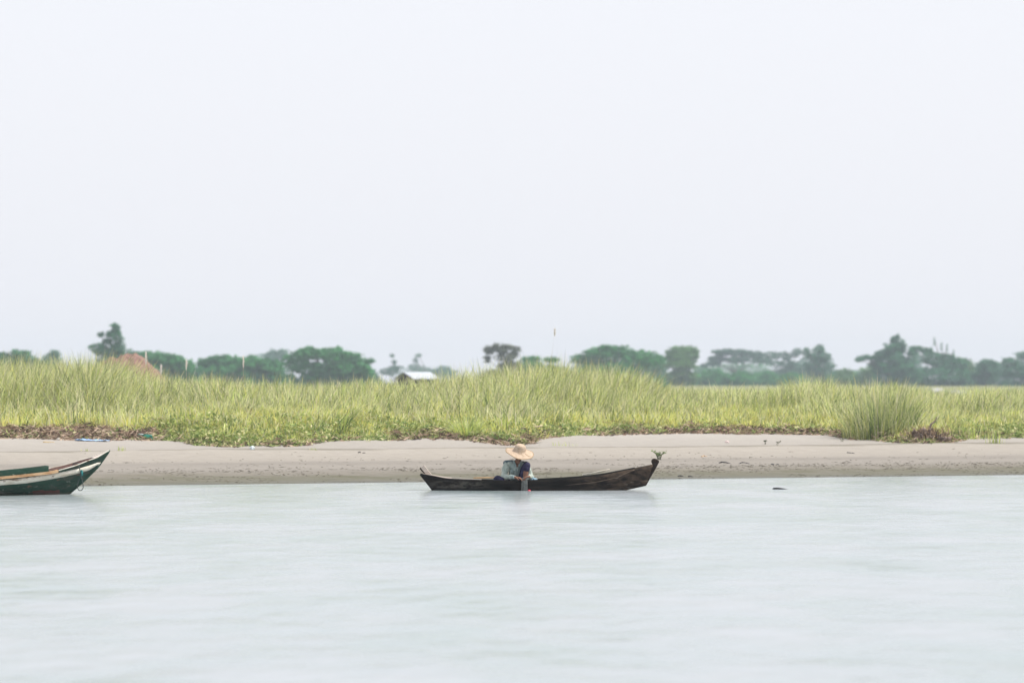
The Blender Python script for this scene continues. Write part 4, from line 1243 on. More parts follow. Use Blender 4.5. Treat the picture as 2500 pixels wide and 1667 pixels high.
for side in (-1, 1):
    strip(['wtop', 'wbot'], side, m_whitep, 'white_strake')
    # chine batten
    mb = MB(); pts = [lpt('chine', i / 40, side, 0.008) for i in range(1, 41)]
    mb.tube(pts, 0.009, 6); mb.build('chine_batten', m_green, boat, True)
    # inner planking
    V, F = [], []
    n_ = 60
    for i in range(n_ + 1):
        t = 0.06 + 0.94 * i / n_
        a = lpt('gun', t, side, -0.025); b2 = lpt('wbot', t, side, -0.03); c2 = lpt('chine', t, side, -0.03)
        V += [a, b2, c2]
    for i in range(n_):
        for j in range(2):
            q = (3 * i + j, 3 * i + j + 3, 3 * i + j + 4, 3 * i + j + 1)
            F.append(q if side < 0 else tuple(reversed(q)))
    MB().add(V, F).build('inner_planking', m_brownin, boat, True)
    # covering rail: pale at the bow, bare orange wood further aft
    for nm, mat, t0, t1 in (('bow_rail', m_whitep, 0.0, 0.385), ('bare_rail', m_rail, 0.387, 1.0)):
        V, F = [], []
        n_ = 40
        for i in range(n_ + 1):
            t = t0 + (t1 - t0) * i / n_
            wd = 0.018 if nm == 'bow_rail' else 0.085
            a = lpt('gun', t, side, 0.022); b2 = lpt('gun', t, side, -wd)
            if b2.y * side < 0: b2.y = 0.0
            bw = nm == 'bow_rail'
            hi, lo = (0.010, -0.003) if bw else (0.020, -0.03)
            if bw: a = lpt('gun', t, side, 0.012)
            V += [a + Vector((0, 0, hi)), b2 + Vector((0, 0, hi)), b2 + Vector((0, 0, lo)), a + Vector((0, 0, lo))]
        for i in range(n_):
            for j in range(4):
                q = (4 * i + j, 4 * i + 4 + j, 4 * i + 4 + (j + 1) % 4, 4 * i + (j + 1) % 4)
                F.append(q)
        F.append((0, 1, 2, 3)); F.append(tuple(4 * n_ + j for j in (3, 2, 1, 0)))
        o = MB().add(V, F).build(nm, mat, boat)
    if side > 0: continue
    # washboard standing on the near rail
    V, F = [], []
    n_ = 40
    for i in range(n_ + 1):
        t = 0.425 + 0.575 * i / n_
        p = lpt('gun', t, side, -0.035)
        hgt = (0.122 - 0.02 * i / n_) * (1.0 if i > 0 else 0.86)
        for dy in (-0.014, 0.014):
            V += [p + Vector((0, dy, 0.016)), p + Vector((0, dy, 0.02 + hgt))]
    for i in range(n_):
        a = 4 * i
        F += [(a, a + 4, a + 5, a + 1), (a + 2, a + 3, a + 7, a + 6), (a + 1, a + 5, a + 7, a + 3), (a, a + 2, a + 6, a + 4)]
    F += [(0, 1, 3, 2), (4 * n_, 4 * n_ + 2, 4 * n_ + 3, 4 * n_ + 1)]
    MB().add(V, F).build('washboard', m_green, boat, bevel=0.004)
# foredeck at the tip
V, F = [], []
for i in range(13):
    t = 0.02 + 0.15 * i / 12
    a = lpt('gun', t, -1, -0.03); b2 = lpt('gun', t, 1, -0.03)
    if a.y > 0: a.y = 0
    if b2.y < 0: b2.y = 0
    V += [a + Vector((0, 0, -0.016)), b2 + Vector((0, 0, -0.016))]
F = [(2 * i, 2 * i + 2, 2 * i + 3, 2 * i + 1) for i in range(12)]
o = MB().add(V, F).build('foredeck', m_pink, boat)
md = o.modifiers.new('thickness', 'SOLIDIFY'); md.thickness = 0.015
# pale inner bench
t = 0.33
V, F = [], []
for i in range(9):
    t = 0.30 + 0.16 * i / 8
    a = lpt('gun', t, -1, -0.04); b2 = lpt('gun', t, 1, -0.04)
    zz = min(a.z, 1.0) - 0.10
    V += [Vector((a.x, a.y, zz)), Vector((b2.x, b2.y, zz))]
F = [(2 * i, 2 * i + 2, 2 * i + 3, 2 * i + 1) for i in range(8)]
o = MB().add(V, F).build('bow_bench', m_pink, boat)
md = o.modifiers.new('thickness', 'SOLIDIFY'); md.thickness = 0.02
for s_ in (1.9, 3.0, 4.2):
    hbv = LF['gun'][1](s_) - 0.03
    MB().box((-s_, 0, LF['gun'][2](s_) - 0.06), (0.18, 2 * hbv, 0.025)).build('thwart', m_rail, boat, bevel=0.004)
# stem piece along the raked bow
pts = [Vector((-float(s) + 0.004, 0, float(z))) for s, z in zip(np.interp(np.linspace(0, 1, 16), np.linspace(0, 1, 6), stem_s), np.interp(np.linspace(0, 1, 16), np.linspace(0, 1, 6), stem_z))]
MB().tube(pts, [0.012] + [0.02] * 15, 8).build('stem_piece', m_green, boat, True)

# mooring rope hanging over the bow
m_rope = mat_noise('dark_rope', (0.035, 0.05, 0.05), (0.10, 0.12, 0.11), 40, rough=0.95, bump=0.4)
m_knot = mat_noise('teal_cord', (0.01, 0.12, 0.13), (0.05, 0.30, 0.30), 30, rough=0.9, bump=0.5)
def rp(c, y, dy=0.0):
    return Vector(((c / 7.84 - 1250) / PS, PD + 0.02 + dy, pz(y)))
yb = -0.06
rope = empty('mooring_rope', rp(1560, 540, 0), 'dark mooring rope looped over the bow of the painted boat with a teal knot', 'rope')
def rel(L):
    q = [p - rope.location for p in L]
    out_ = []
    for i in range(len(q) - 1):
        p0, p1, p2, p3 = q[max(i - 1, 0)], q[i], q[i + 1], q[min(i + 2, len(q) - 1)]
        for k in range(5):
            t = k / 5
            out_.append(0.5 * ((2 * p1) + (p2 - p0) * t + (2 * p0 - 5 * p1 + 4 * p2 - p3) * t * t + (3 * p1 - p0 - 3 * p2 + p3) * t ** 3))
    return out_ + [q[-1]]
path = rel([rp(1225, 475, 0.33), rp(1330, 425, 0.28), rp(1420, 402, 0.2), rp(1490, 398, 0.04), rp(1525, 418, -0.20), rp(1550, 480, -0.27), rp(1565, 560, -0.24), rp(1580, 640, -0.17)])
MB().tube(path, 0.009, 8).build('line', m_rope, rope, True)
lp = rel([rp(1580, 640, -0.17), rp(1545, 690, -0.17), rp(1512, 770, -0.17), rp(1503, 850, -0.17), rp(1525, 898, -0.17), rp(1560, 912, -0.17), rp(1595, 890, -0.17), rp(1612, 840, -0.17), rp(1600, 760, -0.17), rp(1585, 690, -0.17), rp(1580, 640, -0.17)])
MB().tube(lp, 0.008, 8).build('loop', m_rope, rope, True)
kb = blob_mesh('knot', (0.024, 0.022, 0.058), 5.0, 0.6, 3, 2.5)
o = link('knot', kb, m_knot, rope, True)
o.location = rp(1582, 580, -0.175) - rope.location
# ------------------------------------------------------------------ person in the straw hat
PY = CD
person = empty('person', (0, PY, 0), 'person in a wide straw hat, pale green shirt and navy trousers, sitting in the canoe', 'person')
m_skin = mat_noise('brown_skin', (0.17, 0.075, 0.045), (0.24, 0.115, 0.07), 10, rough=0.55, bump=0.05, spec=0.4)
m_shirt = mat_noise('pale_green_shirt', (0.24, 0.29, 0.26), (0.46, 0.51, 0.45), 14, (1.6, 1, 0.5), 0.9, 0.3)
m_yoke = mat_noise('grey_blue_yoke', (0.06, 0.09, 0.11), (0.12, 0.17, 0.19), 14, rough=0.9, bump=0.2)
m_trouser = mat_noise('navy_cloth', (0.009, 0.008, 0.026), (0.026, 0.022, 0.070), 12, rough=0.85, bump=0.3)
m_hat = None

def cone(bm, a, b_, ra, rb, seg=14):
    """tapered limb piece with rounded ends"""
    a, b_ = Vector(a), Vector(b_)
    d = b_ - a
    L = d.length
    q = d.to_track_quat('Z', 'Y')
    rows = []
    for k in range(5):
        t = -math.pi / 2 + (math.pi / 2) * k / 4
        rows.append((math.cos(t) * ra, math.sin(t) * ra))
    for k in range(5):
        t = (math.pi / 2) * k / 4
        rows.append((math.cos(t) * rb, L + math.sin(t) * rb))
    prev = None
    for (r, z) in rows:
        ring = [bm.verts.new(a + q @ Vector((math.cos(2 * math.pi * i / seg) * max(r, 1e-4), math.sin(2 * math.pi * i / seg) * max(r, 1e-4), z))) for i in range(seg)]
        if prev:
            for i in range(seg):
                j = (i + 1) % seg
                bm.faces.new((prev[i], prev[j], ring[j], ring[i]))
        else:
            bm.faces.new(list(reversed(ring)))
        prev = ring
    bm.faces.new(prev)

def ell(bm, c, r, rot=None, fn=None):
    g = bmesh.ops.create_icosphere(bm, subdivisions=3, radius=1.0)
    for v in g['verts']:
        co = v.co.copy()
        if fn: co = fn(co)
        co = Vector((co.x * r[0], co.y * r[1], co.z * r[2]))
        if rot is not None: co = rot @ co
        v.co = co + Vector(c)

WORK = bpy.data.scenes.new('work')        # scratch scene for growing the figure, removed again below

def fuse(name, bm, mat, voxel, smooth_it, wrinkle=None):
    """one continuous surface out of the overlapping limb volumes"""
    me = bm_mesh(name + '_raw', bm)
    tmp = bpy.data.objects.new(name + '_raw', me)
    WORK.collection.objects.link(tmp)
    r = tmp.modifiers.new('r', 'REMESH'); r.mode = 'VOXEL'; r.voxel_size = voxel; r.use_smooth_shade = True
    s = tmp.modifiers.new('s', 'SMOOTH'); s.factor = 0.5; s.iterations = smooth_it
    WORK.view_layers[0].update()
    dg = WORK.view_layers[0].depsgraph
    me2 = bpy.data.meshes.new_from_object(tmp.evaluated_get(dg))
    bpy.data.objects.remove(tmp)
    me2.name = name
    me2.materials.clear()
    if wrinkle:
        amp, fr, st = wrinkle
        co = np.empty(len(me2.vertices) * 3, dtype=np.float32); me2.vertices.foreach_get('co', co); co = co.reshape(-1, 3)
        nr = np.array([tuple(n_.vector) for n_ in me2.vertex_normals], dtype=np.float32)
        dsp = np.array([noise.noise(Vector(q)) + 0.5 * noise.noise(Vector(q) * 2.3) for q in co * fr * np.array(st)], dtype=np.float32) * amp
        me2.vertices.foreach_set('co', (co + nr * dsp[:, None]).ravel())
        me2.update()
    return link(name, me2, mat, person, True)

HEAD = Vector((0.135, -0.115, 0.665))
head_rot = Matrix.Rotation(math.radians(-6), 3, 'Z') @ Matrix.Rotation(math.radians(28), 3, 'X')
SHR, SHL = Vector((-0.105, -0.02, 0.515)), Vector((0.265, -0.02, 0.505))
ELR, ELL = Vector((-0.165, -0.14, 0.265)), Vector((0.375, -0.10, 0.27))
WRR, WRL = Vector((0.075, -0.375, 0.262)), Vector((0.335, -0.36, 0.275))
HIPR, HIPL = Vector((-0.03, 0.10, 0.11)), Vector((0.16, 0.10, 0.11))
KNR, KNL = Vector((-0.285, -0.17, 0.215)), Vector((0.285, -0.20, 0.485))
ANR, ANL = Vector((-0.03, -0.26, 0.12)), Vector((0.245, -0.24, 0.06))

bm = bmesh.new()
# trunk and neck
cone(bm, (0.06, 0.12, 0.10), (0.065, 0.06, 0.26), 0.125, 0.115)
cone(bm, (0.065, 0.06, 0.26), (0.08, -0.01, 0.44), 0.115, 0.12)
cone(bm, SHR, SHL, 0.055, 0.055)
cone(bm, (0.085, -0.02, 0.50), (0.115, -0.085, 0.60), 0.058, 0.05)
# head with a face
def skull(co):
    c = co.copy()
    if c.z < 0: c.x *= 1 - 0.28 * (-c.z); c.y = c.y * (1 - 0.12 * (-c.z)) - 0.10 * (-c.z)
    return c
ell(bm, HEAD, (0.074, 0.092, 0.112), head_rot, skull)
def hp(x, y, z): return HEAD + head_rot @ Vector((x, y, z))
cone(bm, hp(0, -0.088, 0.005), hp(0, -0.108, -0.028), 0.009, 0.014, 10)          # nose
for sx in (-1, 1):
    ell(bm, hp(0.030 * sx, -0.080, 0.008), (0.015, 0.010, 0.010), head_rot)       # eyes
    cone(bm, hp(0.014 * sx, -0.090, 0.026), hp(0.046 * sx, -0.078, 0.024), 0.007, 0.006, 8)   # brows
    ell(bm, hp(0.073 * sx, 0.004, -0.006), (0.010, 0.020, 0.031), head_rot)       # ears
cone(bm, hp(-0.020, -0.088, -0.056), hp(0.020, -0.088, -0.056), 0.006, 0.006, 8)  # lips
cone(bm, hp(-0.016, -0.086, -0.066), hp(0.016, -0.086, -0.066), 0.007, 0.007, 8)
ell(bm, hp(0, -0.078, -0.094), (0.026, 0.022, 0.018), head_rot)                   # chin
# arms
for S, E, W in ((SHR, ELR, WRR), (SHL, ELL, WRL)):
    cone(bm, S, E, 0.050, 0.040); cone(bm, E, W, 0.040, 0.026)
# legs
for H, K, A in ((HIPR, KNR, ANR), (HIPL, KNL, ANL)):
    cone(bm, H, K, 0.082, 0.056); cone(bm, K, K.lerp(A, 0.35), 0.050, 0.054); cone(bm, K.lerp(A, 0.35), A, 0.054, 0.033)
# feet
cone(bm, ANR, (0.03, -0.25, 0.075), 0.034, 0.032); cone(bm, (0.03, -0.25, 0.075), (0.12, -0.22, 0.05), 0.032, 0.024)
cone(bm, ANL, (0.235, -0.27, 0.02), 0.034, 0.034); cone(bm, (0.235, -0.27, 0.02), (0.20, -0.27, 0.0), 0.034, 0.024)
# hands: palm, four bent fingers of different length, thumb
def hand(W, fwd, down, side, curl):
    fwd, down, side = (Vector(v).normalized() for v in (fwd, down, side))
    P = W + fwd * 0.045
    for k in (-1.2, -0.4, 0.4, 1.2):
        cone(bm, W + side * k * 0.012 + fwd * 0.005, P + side * k * 0.017 + fwd * 0.035, 0.016, 0.0135, 10)
    for k, L in ((-1.5, 0.068), (-0.5, 0.080), (0.5, 0.084), (1.5, 0.072)):
        b0 = P + side * k * 0.0165 + fwd * 0.038
        c_ = curl + 0.12 * k
        p1 = b0 + (fwd * math.cos(c_ * 0.55) + down * math.sin(c_ * 0.55)) * L * 0.45
        p2 = p1 + (fwd * math.cos(c_ * 1.2) + down * math.sin(c_ * 1.2)) * L * 0.32
        p3 = p2 + (fwd * math.cos(c_ * 1.7) + down * math.sin(c_ * 1.7)) * L * 0.26
        cone(bm, b0, p1, 0.0090, 0.0085, 8); cone(bm, p1, p2, 0.0085, 0.0078, 8); cone(bm, p2, p3, 0.0078, 0.0062, 8)
    t0 = W + fwd * 0.022 - side * 0.024
    t1 = t0 + (fwd * 0.7 - side * 0.55 + down * 0.35).normalized() * 0.042
    t2 = t1 + (fwd * 0.85 - side * 0.05 + down * 0.6).normalized() * 0.034
    cone(bm, t0, t1, 0.0115, 0.0100, 8); cone(bm, t1, t2, 0.0098, 0.0075, 8)
hand(WRR, (0.85, -0.35, -0.10), (0.25, 0.1, -1), (0.35, 0.85, 0.15), 1.0)
hand(WRL, (-0.70, -0.60, -0.05), (-0.2, 0.1, -1), (0.55, -0.75, 0.2), 1.0)
body = fuse('body', bm, m_skin, 0.0042, 3)
# soften the face of the skin: tinted material stays the same
# shirt
bm = bmesh.new()
cone(bm, (0.06, 0.12, 0.14), (0.065, 0.06, 0.27), 0.150, 0.142)
cone(bm, (0.065, 0.06, 0.27), (0.08, -0.01, 0.44), 0.142, 0.138)
cone(bm, SHR + Vector((0.01, 0, -0.005)), SHL + Vector((-0.01, 0, -0.005)), 0.071, 0.071)
cone(bm, SHR, ELR, 0.070, 0.062); cone(bm, ELR, ELR.lerp(WRR, 0.86), 0.062, 0.041)
cone(bm, SHL, ELL, 0.070, 0.060); cone(bm, ELL, ELL.lerp(WRL, 0.86), 0.058, 0.040)
shirt = fuse('shirt', bm, m_shirt, 0.006, 2, (0.015, 15.0, (1.5, 1.0, 0.8)))
# darker yoke panel, collar and pocket on the shirt
def patch_on(name, pts, mat, thick, parent):
    V = [tuple(p) for p in pts]
    return MB().add(V, [tuple(range(len(V)))]).build(name, mat, parent)
bm = bmesh.new()
cone(bm, SHR + Vector((-0.010, 0.0, 0.022)), (0.03, -0.015, 0.565), 0.060, 0.034)
cone(bm, (0.15, -0.015, 0.55), SHL + Vector((-0.04, 0.0, 0.024)), 0.034, 0.052)
yoke = fuse('shirt_yoke', bm, m_yoke, 0.006, 2, (0.005, 14.0, (1, 1, 1)))
yoke.parent = shirt
# open neck: cut a V out of the front of the shirt
bmv = bmesh.new(); bmv.from_mesh(shirt.data)
cut = [f for f in bmv.faces if f.calc_center_median().y < -0.05 and f.calc_center_median().z > 0.42 and abs(f.calc_center_median().x - 0.105) < (f.calc_center_median().z - 0.42) * 0.42]
bmesh.ops.delete(bmv, geom=cut, context='FACES'); bmv.to_mesh(shirt.data); bmv.free()
overlay(m_shirt, (0.10, 0.165, 0.20), 7.0, 0.30, 0.25, xr=(-0.07, 0.01, 0.22, 0.27), amount=0.55, stretch=(1.6, 1, 0.6))  # bluish shade painted on the front, setting torso off from sleeves
overlay(m_shirt, (0.055, 0.08, 0.08), 16.0, 0.58, 0.10, amount=0.6, stretch=(2.0, 1, 0.5))  # dark upright streaks paint the shade of the folds
bm = bmesh.new()
for sx, rz in ((-1, 0.40), (1, -0.40)):
    ell(bm, (0.105 + sx * 0.052, -0.118, 0.525), (0.024, 0.010, 0.072), Matrix.Rotation(sx * 0.40, 3, 'Y') @ Matrix.Rotation(-0.45, 3, 'X'))
    ell(bm, (0.105 + sx * 0.066, -0.055, 0.575), (0.020, 0.045, 0.022), Matrix.Rotation(-0.2, 3, 'X'))
ell(bm, (0.10, -0.005, 0.585), (0.06, 0.018, 0.024))
col = fuse('collar', bm, m_shirt, 0.0045, 2); col.parent = shirt
o = MB().box((-0.005, -0.142, 0.375), (0.066, 0.008, 0.07), Matrix.Rotation(math.radians(10), 3, 'X')).build('pocket', m_shirt, shirt, bevel=0.003)
o = MB().tube([(0.105, -0.152, 0.47), (0.112, -0.150, 0.38), (0.115, -0.125, 0.26)], [0.007, 0.007, 0.007], 6).build('button_placket', m_shirt, shirt, True)
# trousers
bm = bmesh.new()
cone(bm, (0.06, 0.13, 0.09), (0.062, 0.10, 0.19), 0.150, 0.146)
for H, K, A, c_ in ((HIPR, KNR, ANR, 0.30), (HIPL, KNL, ANL, 0.12)):
    cone(bm, H, K, 0.112, 0.082)
    cone(bm, K, K.lerp(A, c_), 0.080, 0.078)
# loose cloth hanging inside the raised knee
cone(bm, KNL + Vector((-0.02, 0.01, -0.02)), (0.195, -0.14, 0.24), 0.070, 0.062)
cone(bm, (0.195, -0.14, 0.24), (0.17, -0.08, 0.14), 0.06, 0.07)
trs = fuse('trousers', bm, m_trouser, 0.006, 2, (0.009, 12.0, (1, 1, 1)))

bpy.data.scenes.remove(WORK)

# straw hat
m_hat, nt, out = new_mat('woven_straw')
tc = nt.nodes.new('ShaderNodeTexCoord')
wv = nt.nodes.new('ShaderNodeTexWave'); wv.wave_type = 'RINGS'; wv.rings_direction = 'Z'
wv.inputs['Scale'].default_value = 22; wv.inputs['Distortion'].default_value = 3.0; wv.inputs['Detail'].default_value = 3
nzh = nt.nodes.new('ShaderNodeTexNoise'); nzh.inputs['Scale'].default_value = 22; nzh.inputs['Detail'].default_value = 6
nt.links.new(tc.outputs['Object'], wv.inputs['Vector']); nt.links.new(tc.outputs['Object'], nzh.inputs['Vector'])
rh = ramp(nt, [(0.2, (0.26, 0.18, 0.12)), (0.55, (0.42, 0.315, 0.225)), (0.85, (0.51, 0.40, 0.295))])
ad = nt.nodes.new('ShaderNodeMath'); ad.operation = 'MULTIPLY_ADD'; ad.inputs[1].default_value = 0.35
nt.links.new(wv.outputs['Fac'], ad.inputs[0]); nt.links.new(nzh.outputs[0], ad.inputs[2]); nt.links.new(ad.outputs[0], rh.inputs[0])
b = nt.nodes.new('ShaderNodeBsdfPrincipled'); b.inputs['Roughness'].default_value = 0.7; b.inputs['Specular IOR Level'].default_value = 0.3
bp = nt.nodes.new('ShaderNodeBump'); bp.inputs['Strength'].default_value = 0.3; bp.inputs['Distance'].default_value = 0.004
nt.links.new(ad.outputs[0], bp.inputs['Height']); nt.links.new(bp.outputs[0], b.inputs['Normal'])
nt.links.new(rh.outputs[0], b.inputs['Base Color']); nt.links.new(b.outputs[0], out.inputs[0])
m_edge = mat_noise('hat_edge_binding', (0.30, 0.20, 0.11), (0.46, 0.34, 0.2), 40, rough=0.8, bump=0.3)
prof = [(0.002, 0.150), (0.035, 0.151), (0.066, 0.145), (0.088, 0.130), (0.101, 0.103), (0.110, 0.067), (0.119, 0.037), (0.131, 0.017), (0.150, 0.006), (0.18, -0.004), (0.22, -0.014), (0.255, -0.024), (0.278, -0.031)]
SG = 64
bm = bmesh.new()
rings = []
for (r, z) in prof:
    ring = []
    for a in range(SG):
        th = 2 * math.pi * a / SG
        k = (r / 0.278) ** 2
        zz = z + 0.016 * k * math.sin(2 * th + 0.6) + 0.006 * k * math.sin(5 * th)
        rr = r * (1 + 0.015 * math.sin(3 * th + 1))
        if 0.05 < z < 0.14: rr *= 1 + 0.05 * math.cos(2 * th + 0.3)
        ring.append(bm.verts.new((rr * math.cos(th), rr * math.sin(th), zz)))
    rings.append(ring)
for i in range(len(rings) - 1):
    for a in range(SG):
        b2 = (a + 1) % SG
        bm.faces.new((rings[i][a], rings[i + 1][a], rings[i + 1][b2], rings[i][b2]))
bm.faces.new(rings[0])
edge_pts = [v.co.copy() for v in rings[-1]]
mid_pts = [v.co.copy() + Vector((0, 0, 0.004)) for v in rings[-3]]
hat = link('straw_hat', bm_mesh('straw_hat', bm), m_hat, person, True)
md = hat.modifiers.new('thickness', 'SOLIDIFY'); md.thickness = 0.006; md.offset = -1
hat.location = (0.150, -0.085, 0.765)
hat.rotation_euler = (Matrix.Rotation(math.radians(11), 3, 'Y') @ Matrix.Rotation(math.radians(21), 3, 'X')).to_euler()
# binding: short stitches round the brim edge
mb = MB()
for i in range(SG):
    a, c_ = edge_pts[i], edge_pts[(i + 1) % SG]
    m1 = a.lerp(c_, 0.5)
    mb.tube([a, m1, c_], [0.0055, 0.0075, 0.0055], 6)
mb.build('hat_edge', m_edge, hat, True)
mb = MB()
for th, r0, r1 in ((-1.25, 0.11, 0.20), (-1.7, 0.11, 0.15), (-0.6, 0.14, 0.25), (2.5, 0.11, 0.24), (-2.4, 0.12, 0.2)):
    pts = []
    for i in range(6):
        r = r0 + (r1 - r0) * i / 5
        t2 = th + 0.25 * (i / 5) ** 2
        zz = float(np.interp(r, [p[0] for p in prof], [p[1] for p in prof])) + 0.016 * (r / 0.278) ** 2 * math.sin(2 * t2 + 0.6) + 0.003
        pts.append((r * math.cos(t2), r * math.sin(t2), zz))
    MB().tube(pts, 0.003, 6).build('hat_seam', m_edge, hat, True)

# fishing net held in both hands, hanging over the side into the water
m_net = mat_noise('grey_net_twine', (0.16, 0.17, 0.165), (0.32, 0.34, 0.33), 30, rough=0.9, bump=0.0)
def nx(c): return ((1190 + c / 11.2) - 1250) / S_
def nz_(c): return (1196 - (1070 + c / 11.2)) / S_
net = empty('fishing_net', (nx(1010), PY - 0.43, 0.24), 'grey fishing net hanging from the hands over the canoe side into the water', 'net')
def strand(fx, bot_l, bot_r, top_l, top_r, zt, zb, y0):
    pts = []
    for i in range(15):
        t = i / 14
        x = (top_l + (top_r - top_l) * fx) * (1 - t ** 0.7) + (bot_l + (bot_r - bot_l) * fx) * t ** 0.7
        pts.append(Vector((x + 0.004 * math.sin(i * 2.6 + fx * 40), y0 - 0.03 * math.sin(min(t * 3, 1) * 1.57) + 0.008 * math.sin(fx * 22 + t * 3), zt + (zb - zt) * t)) - net.location)
    return pts
for nm, cnt, bl, br, tl, tr_, rad in (('net_fold', 15, 915, 1010, 950, 1010, 0.0011), ('net_fold', 26, 1008, 1098, 985, 1085, 0.0014)):
    mb = MB()
    for k in range(cnt):
        mb.tube(strand(k / (cnt - 1), nx(bl), nx(br), nx(tl), nx(tr_), nz_(1085) + 0.01 * math.sin(k), -0.06, PY - 0.415), rad, 4)
    for zc in range(18):
        z = nz_(1090) - (nz_(1090) + 0.03) * zc / 17
        pts = []
        t = zc / 17
        for k in range(13):
            f = k / 12
            x = (nx(tl) + (nx(tr_) - nx(tl)) * f) * (1 - t ** 0.7) + (nx(bl) + (nx(br) - nx(bl)) * f) * t ** 0.7
            pts.append(Vector((x, PY - 0.415 - 0.03 * math.sin(min(t * 3, 1) * 1.57) + 0.008 * math.sin(f * 22 + t * 3), z + 0.006 * (k % 2))) - net.location)
        mb.tube(pts, rad * 0.9, 4)
    mb.build(nm, m_net, net)
# gathered mouth of the net between the hands
mb = MB()
for k in range(14):
    f = k / 13
    pts = [Vector((nx(930) + 0.145 * t, PY - 0.40 - 0.02 * math.sin(3.1 * t) + 0.02 * (f - 0.5), nz_(1085) + 0.012 * math.sin(t * 6 + f * 5) + 0.03 * math.sin(t * 3.14) * (f - 0.3))) - net.location for t in np.linspace(0, 1, 9)]
    mb.tube(pts, 0.0016, 4)
mb.build('gathered_net', m_net, net)
m_redfloat = mat_noise('red_float', (0.50, 0.03, 0.07), (0.65, 0.07, 0.11), 12, rough=0.45, bump=0.05)
fl = link('net_float', blob_mesh('net_float', (0.030, 0.022, 0.017), 2.0, 0.1, 3), m_redfloat, None, True)
fl.location = (nx(1140), PY - 0.46, 0.006)
tag(fl, 'small red float beside the hanging net at the waterline', 'float')

# ------------------------------------------------------------------ things on the beach and the water
m_drift = mat_noise('driftwood', (0.10, 0.075, 0.06), (0.26, 0.20, 0.165), 6, (3, 3, 0.8), 0.9, 0.5)
m_twig = mat_noise('pale_twig', (0.36, 0.28, 0.21), (0.55, 0.45, 0.35), 6, (3, 3, 0.8), 0.9, 0.3)
m_darktwig = mat_noise('wet_dark_wood', (0.02, 0.022, 0.026), (0.05, 0.05, 0.055), 8, rough=0.5, bump=0.2)
# stick floating in the river
p = Vector(((1905 - 1250) / FPX * 76.7, 76.7, 0))
mb = MB().tube([(-0.16, 0, 0.010), (-0.13, 0.0, 0.018), (-0.05, 0.01, 0.020), (0.05, 0.02, 0.010), (0.16, 0.03, -0.008), (0.2, 0.03, -0.02)], [0.006, 0.017, 0.018, 0.014, 0.008, 0.004], 8)
o = mb.build('floating_stick', m_darktwig, None, True); o.location = p
tag(o, 'dark stick floating alone on the open water right of the canoe', 'stick')

# driftwood root
p = at_px(2262, 1076)
root = empty('driftwood_root', p, 'tangled brown driftwood root lying on the sand beside the big tussock', 'driftwood')
def crook(a, b_, r0, r1, amp, seed, n_=9):
    a, b_ = Vector(a), Vector(b_)
    pts, rs = [], []
    for i in range(n_):
        t = i / (n_ - 1)
        q = a.lerp(b_, t)
        w = math.sin(t * math.pi) ** 0.6 * amp
        q += Vector((noise.noise(Vector((seed, t * 3, 0))), noise.noise(Vector((seed, 5, t * 3))), noise.noise(Vector((9, seed, t * 3))))) * w
        pts.append(q); rs.append(r0 + (r1 - r0) * t)
    return pts, rs
mb = MB(); mb.tube(*crook((-0.30, 0, 0.08), (0.62, 0.1, 0.05), 0.10, 0.05, 0.12, 1.0)); mb.tube(*crook((-0.35, 0.05, 0.22), (0.25, 0.1, 0.16), 0.07, 0.06, 0.15, 2.0))
mb.build('trunk', m_drift, root, True)
for i, (a, b_, r0, r1) in enumerate([((0.0, 0, 0.15), (0.27, 0.1, 0.62), 0.045, 0.008), ((0.02, -0.05, 0.1), (0.12, -0.2, 0.34), 0.03, 0.01), ((-0.1, 0, 0.12), (-0.42, -0.1, 0.36), 0.035, 0.008),
                                     ((0.05, -0.06, 0.2), (0.02, -0.25, 0.0), 0.025, 0.010), ((0.1, -0.05, 0.3), (0.14, -0.25, 0.02), 0.022, 0.010), ((-0.05, -0.05, 0.25), (-0.13, -0.2, 0.0), 0.022, 0.010), ((-0.2, 0, 0.2), (-0.28, -0.2, 0.0), 0.03, 0.012), ((0.2, 0.0, 0.1), (0.55, -0.1, 0.22), 0.02, 0.006)]):
    mb = MB(); mb.tube(*crook(a, b_, r0, r1, 0.14, 3.0 + i * 1.7)); mb.build('limb', m_drift, root, True)
g = Grass(); k = 420
g.add(RNG.normal(0.0, 0.28, k), RNG.normal(0.05, 0.10, k), RNG.uniform(0.08, 0.30, k), RNG.uniform(0.012, 0.03, k), RNG.uniform(0.3, 1.0, k), RNG.uniform(0, 6.28, k), np.array([0.30, 0.21, 0.14]) * RNG.uniform(0.35, 1.6, k)[:, None], z=RNG.uniform(0, 0.2, k))
g.build('caught_litter', m_litter, root)
def twig(name, label, px0, py0, px1, py1, r, mat, cat='twig', lift=0.02, amp=0.1, seed=1.0, fork=None):
    a, b_ = at_px(px0, py0), at_px(px1, py1)
    o = MB(); o.tube(*crook(Vector((0, 0, lift)), b_ - a + Vector((0, 0, lift)), r, r * 0.5, amp, seed))
    if fork is not None:
        o.tube(*crook((b_ - a) * 0.5 + Vector((0, 0, lift)), (b_ - a) * 0.7 + Vector(fork), r * 0.7, r * 0.3, amp * 0.5, seed + 4))
    ob = o.build(name, mat, None, True); ob.location = a
    return tag(ob, label, cat)
twig('branch', 'pale forked branch on the sand right of the driftwood root', 2290, 1074, 2345, 1060, 0.02, m_twig, 'branch', 0.03, 0.15, 2.0, (0.1, -0.1, 0.02))
twig('branch', 'pale bent branch at the foot of the big tussock, left of the driftwood root', 2192, 1066, 2222, 1080, 0.022, m_twig, 'branch', 0.05, 0.1, 3.0)
twig('branch', 'long pale branch lying along the litter right of the straw hat', 1502, 1054, 1590, 1057, 0.018, m_twig, 'branch', 0.06, 0.12, 5.0, (0.15, 0.1, 0.12))
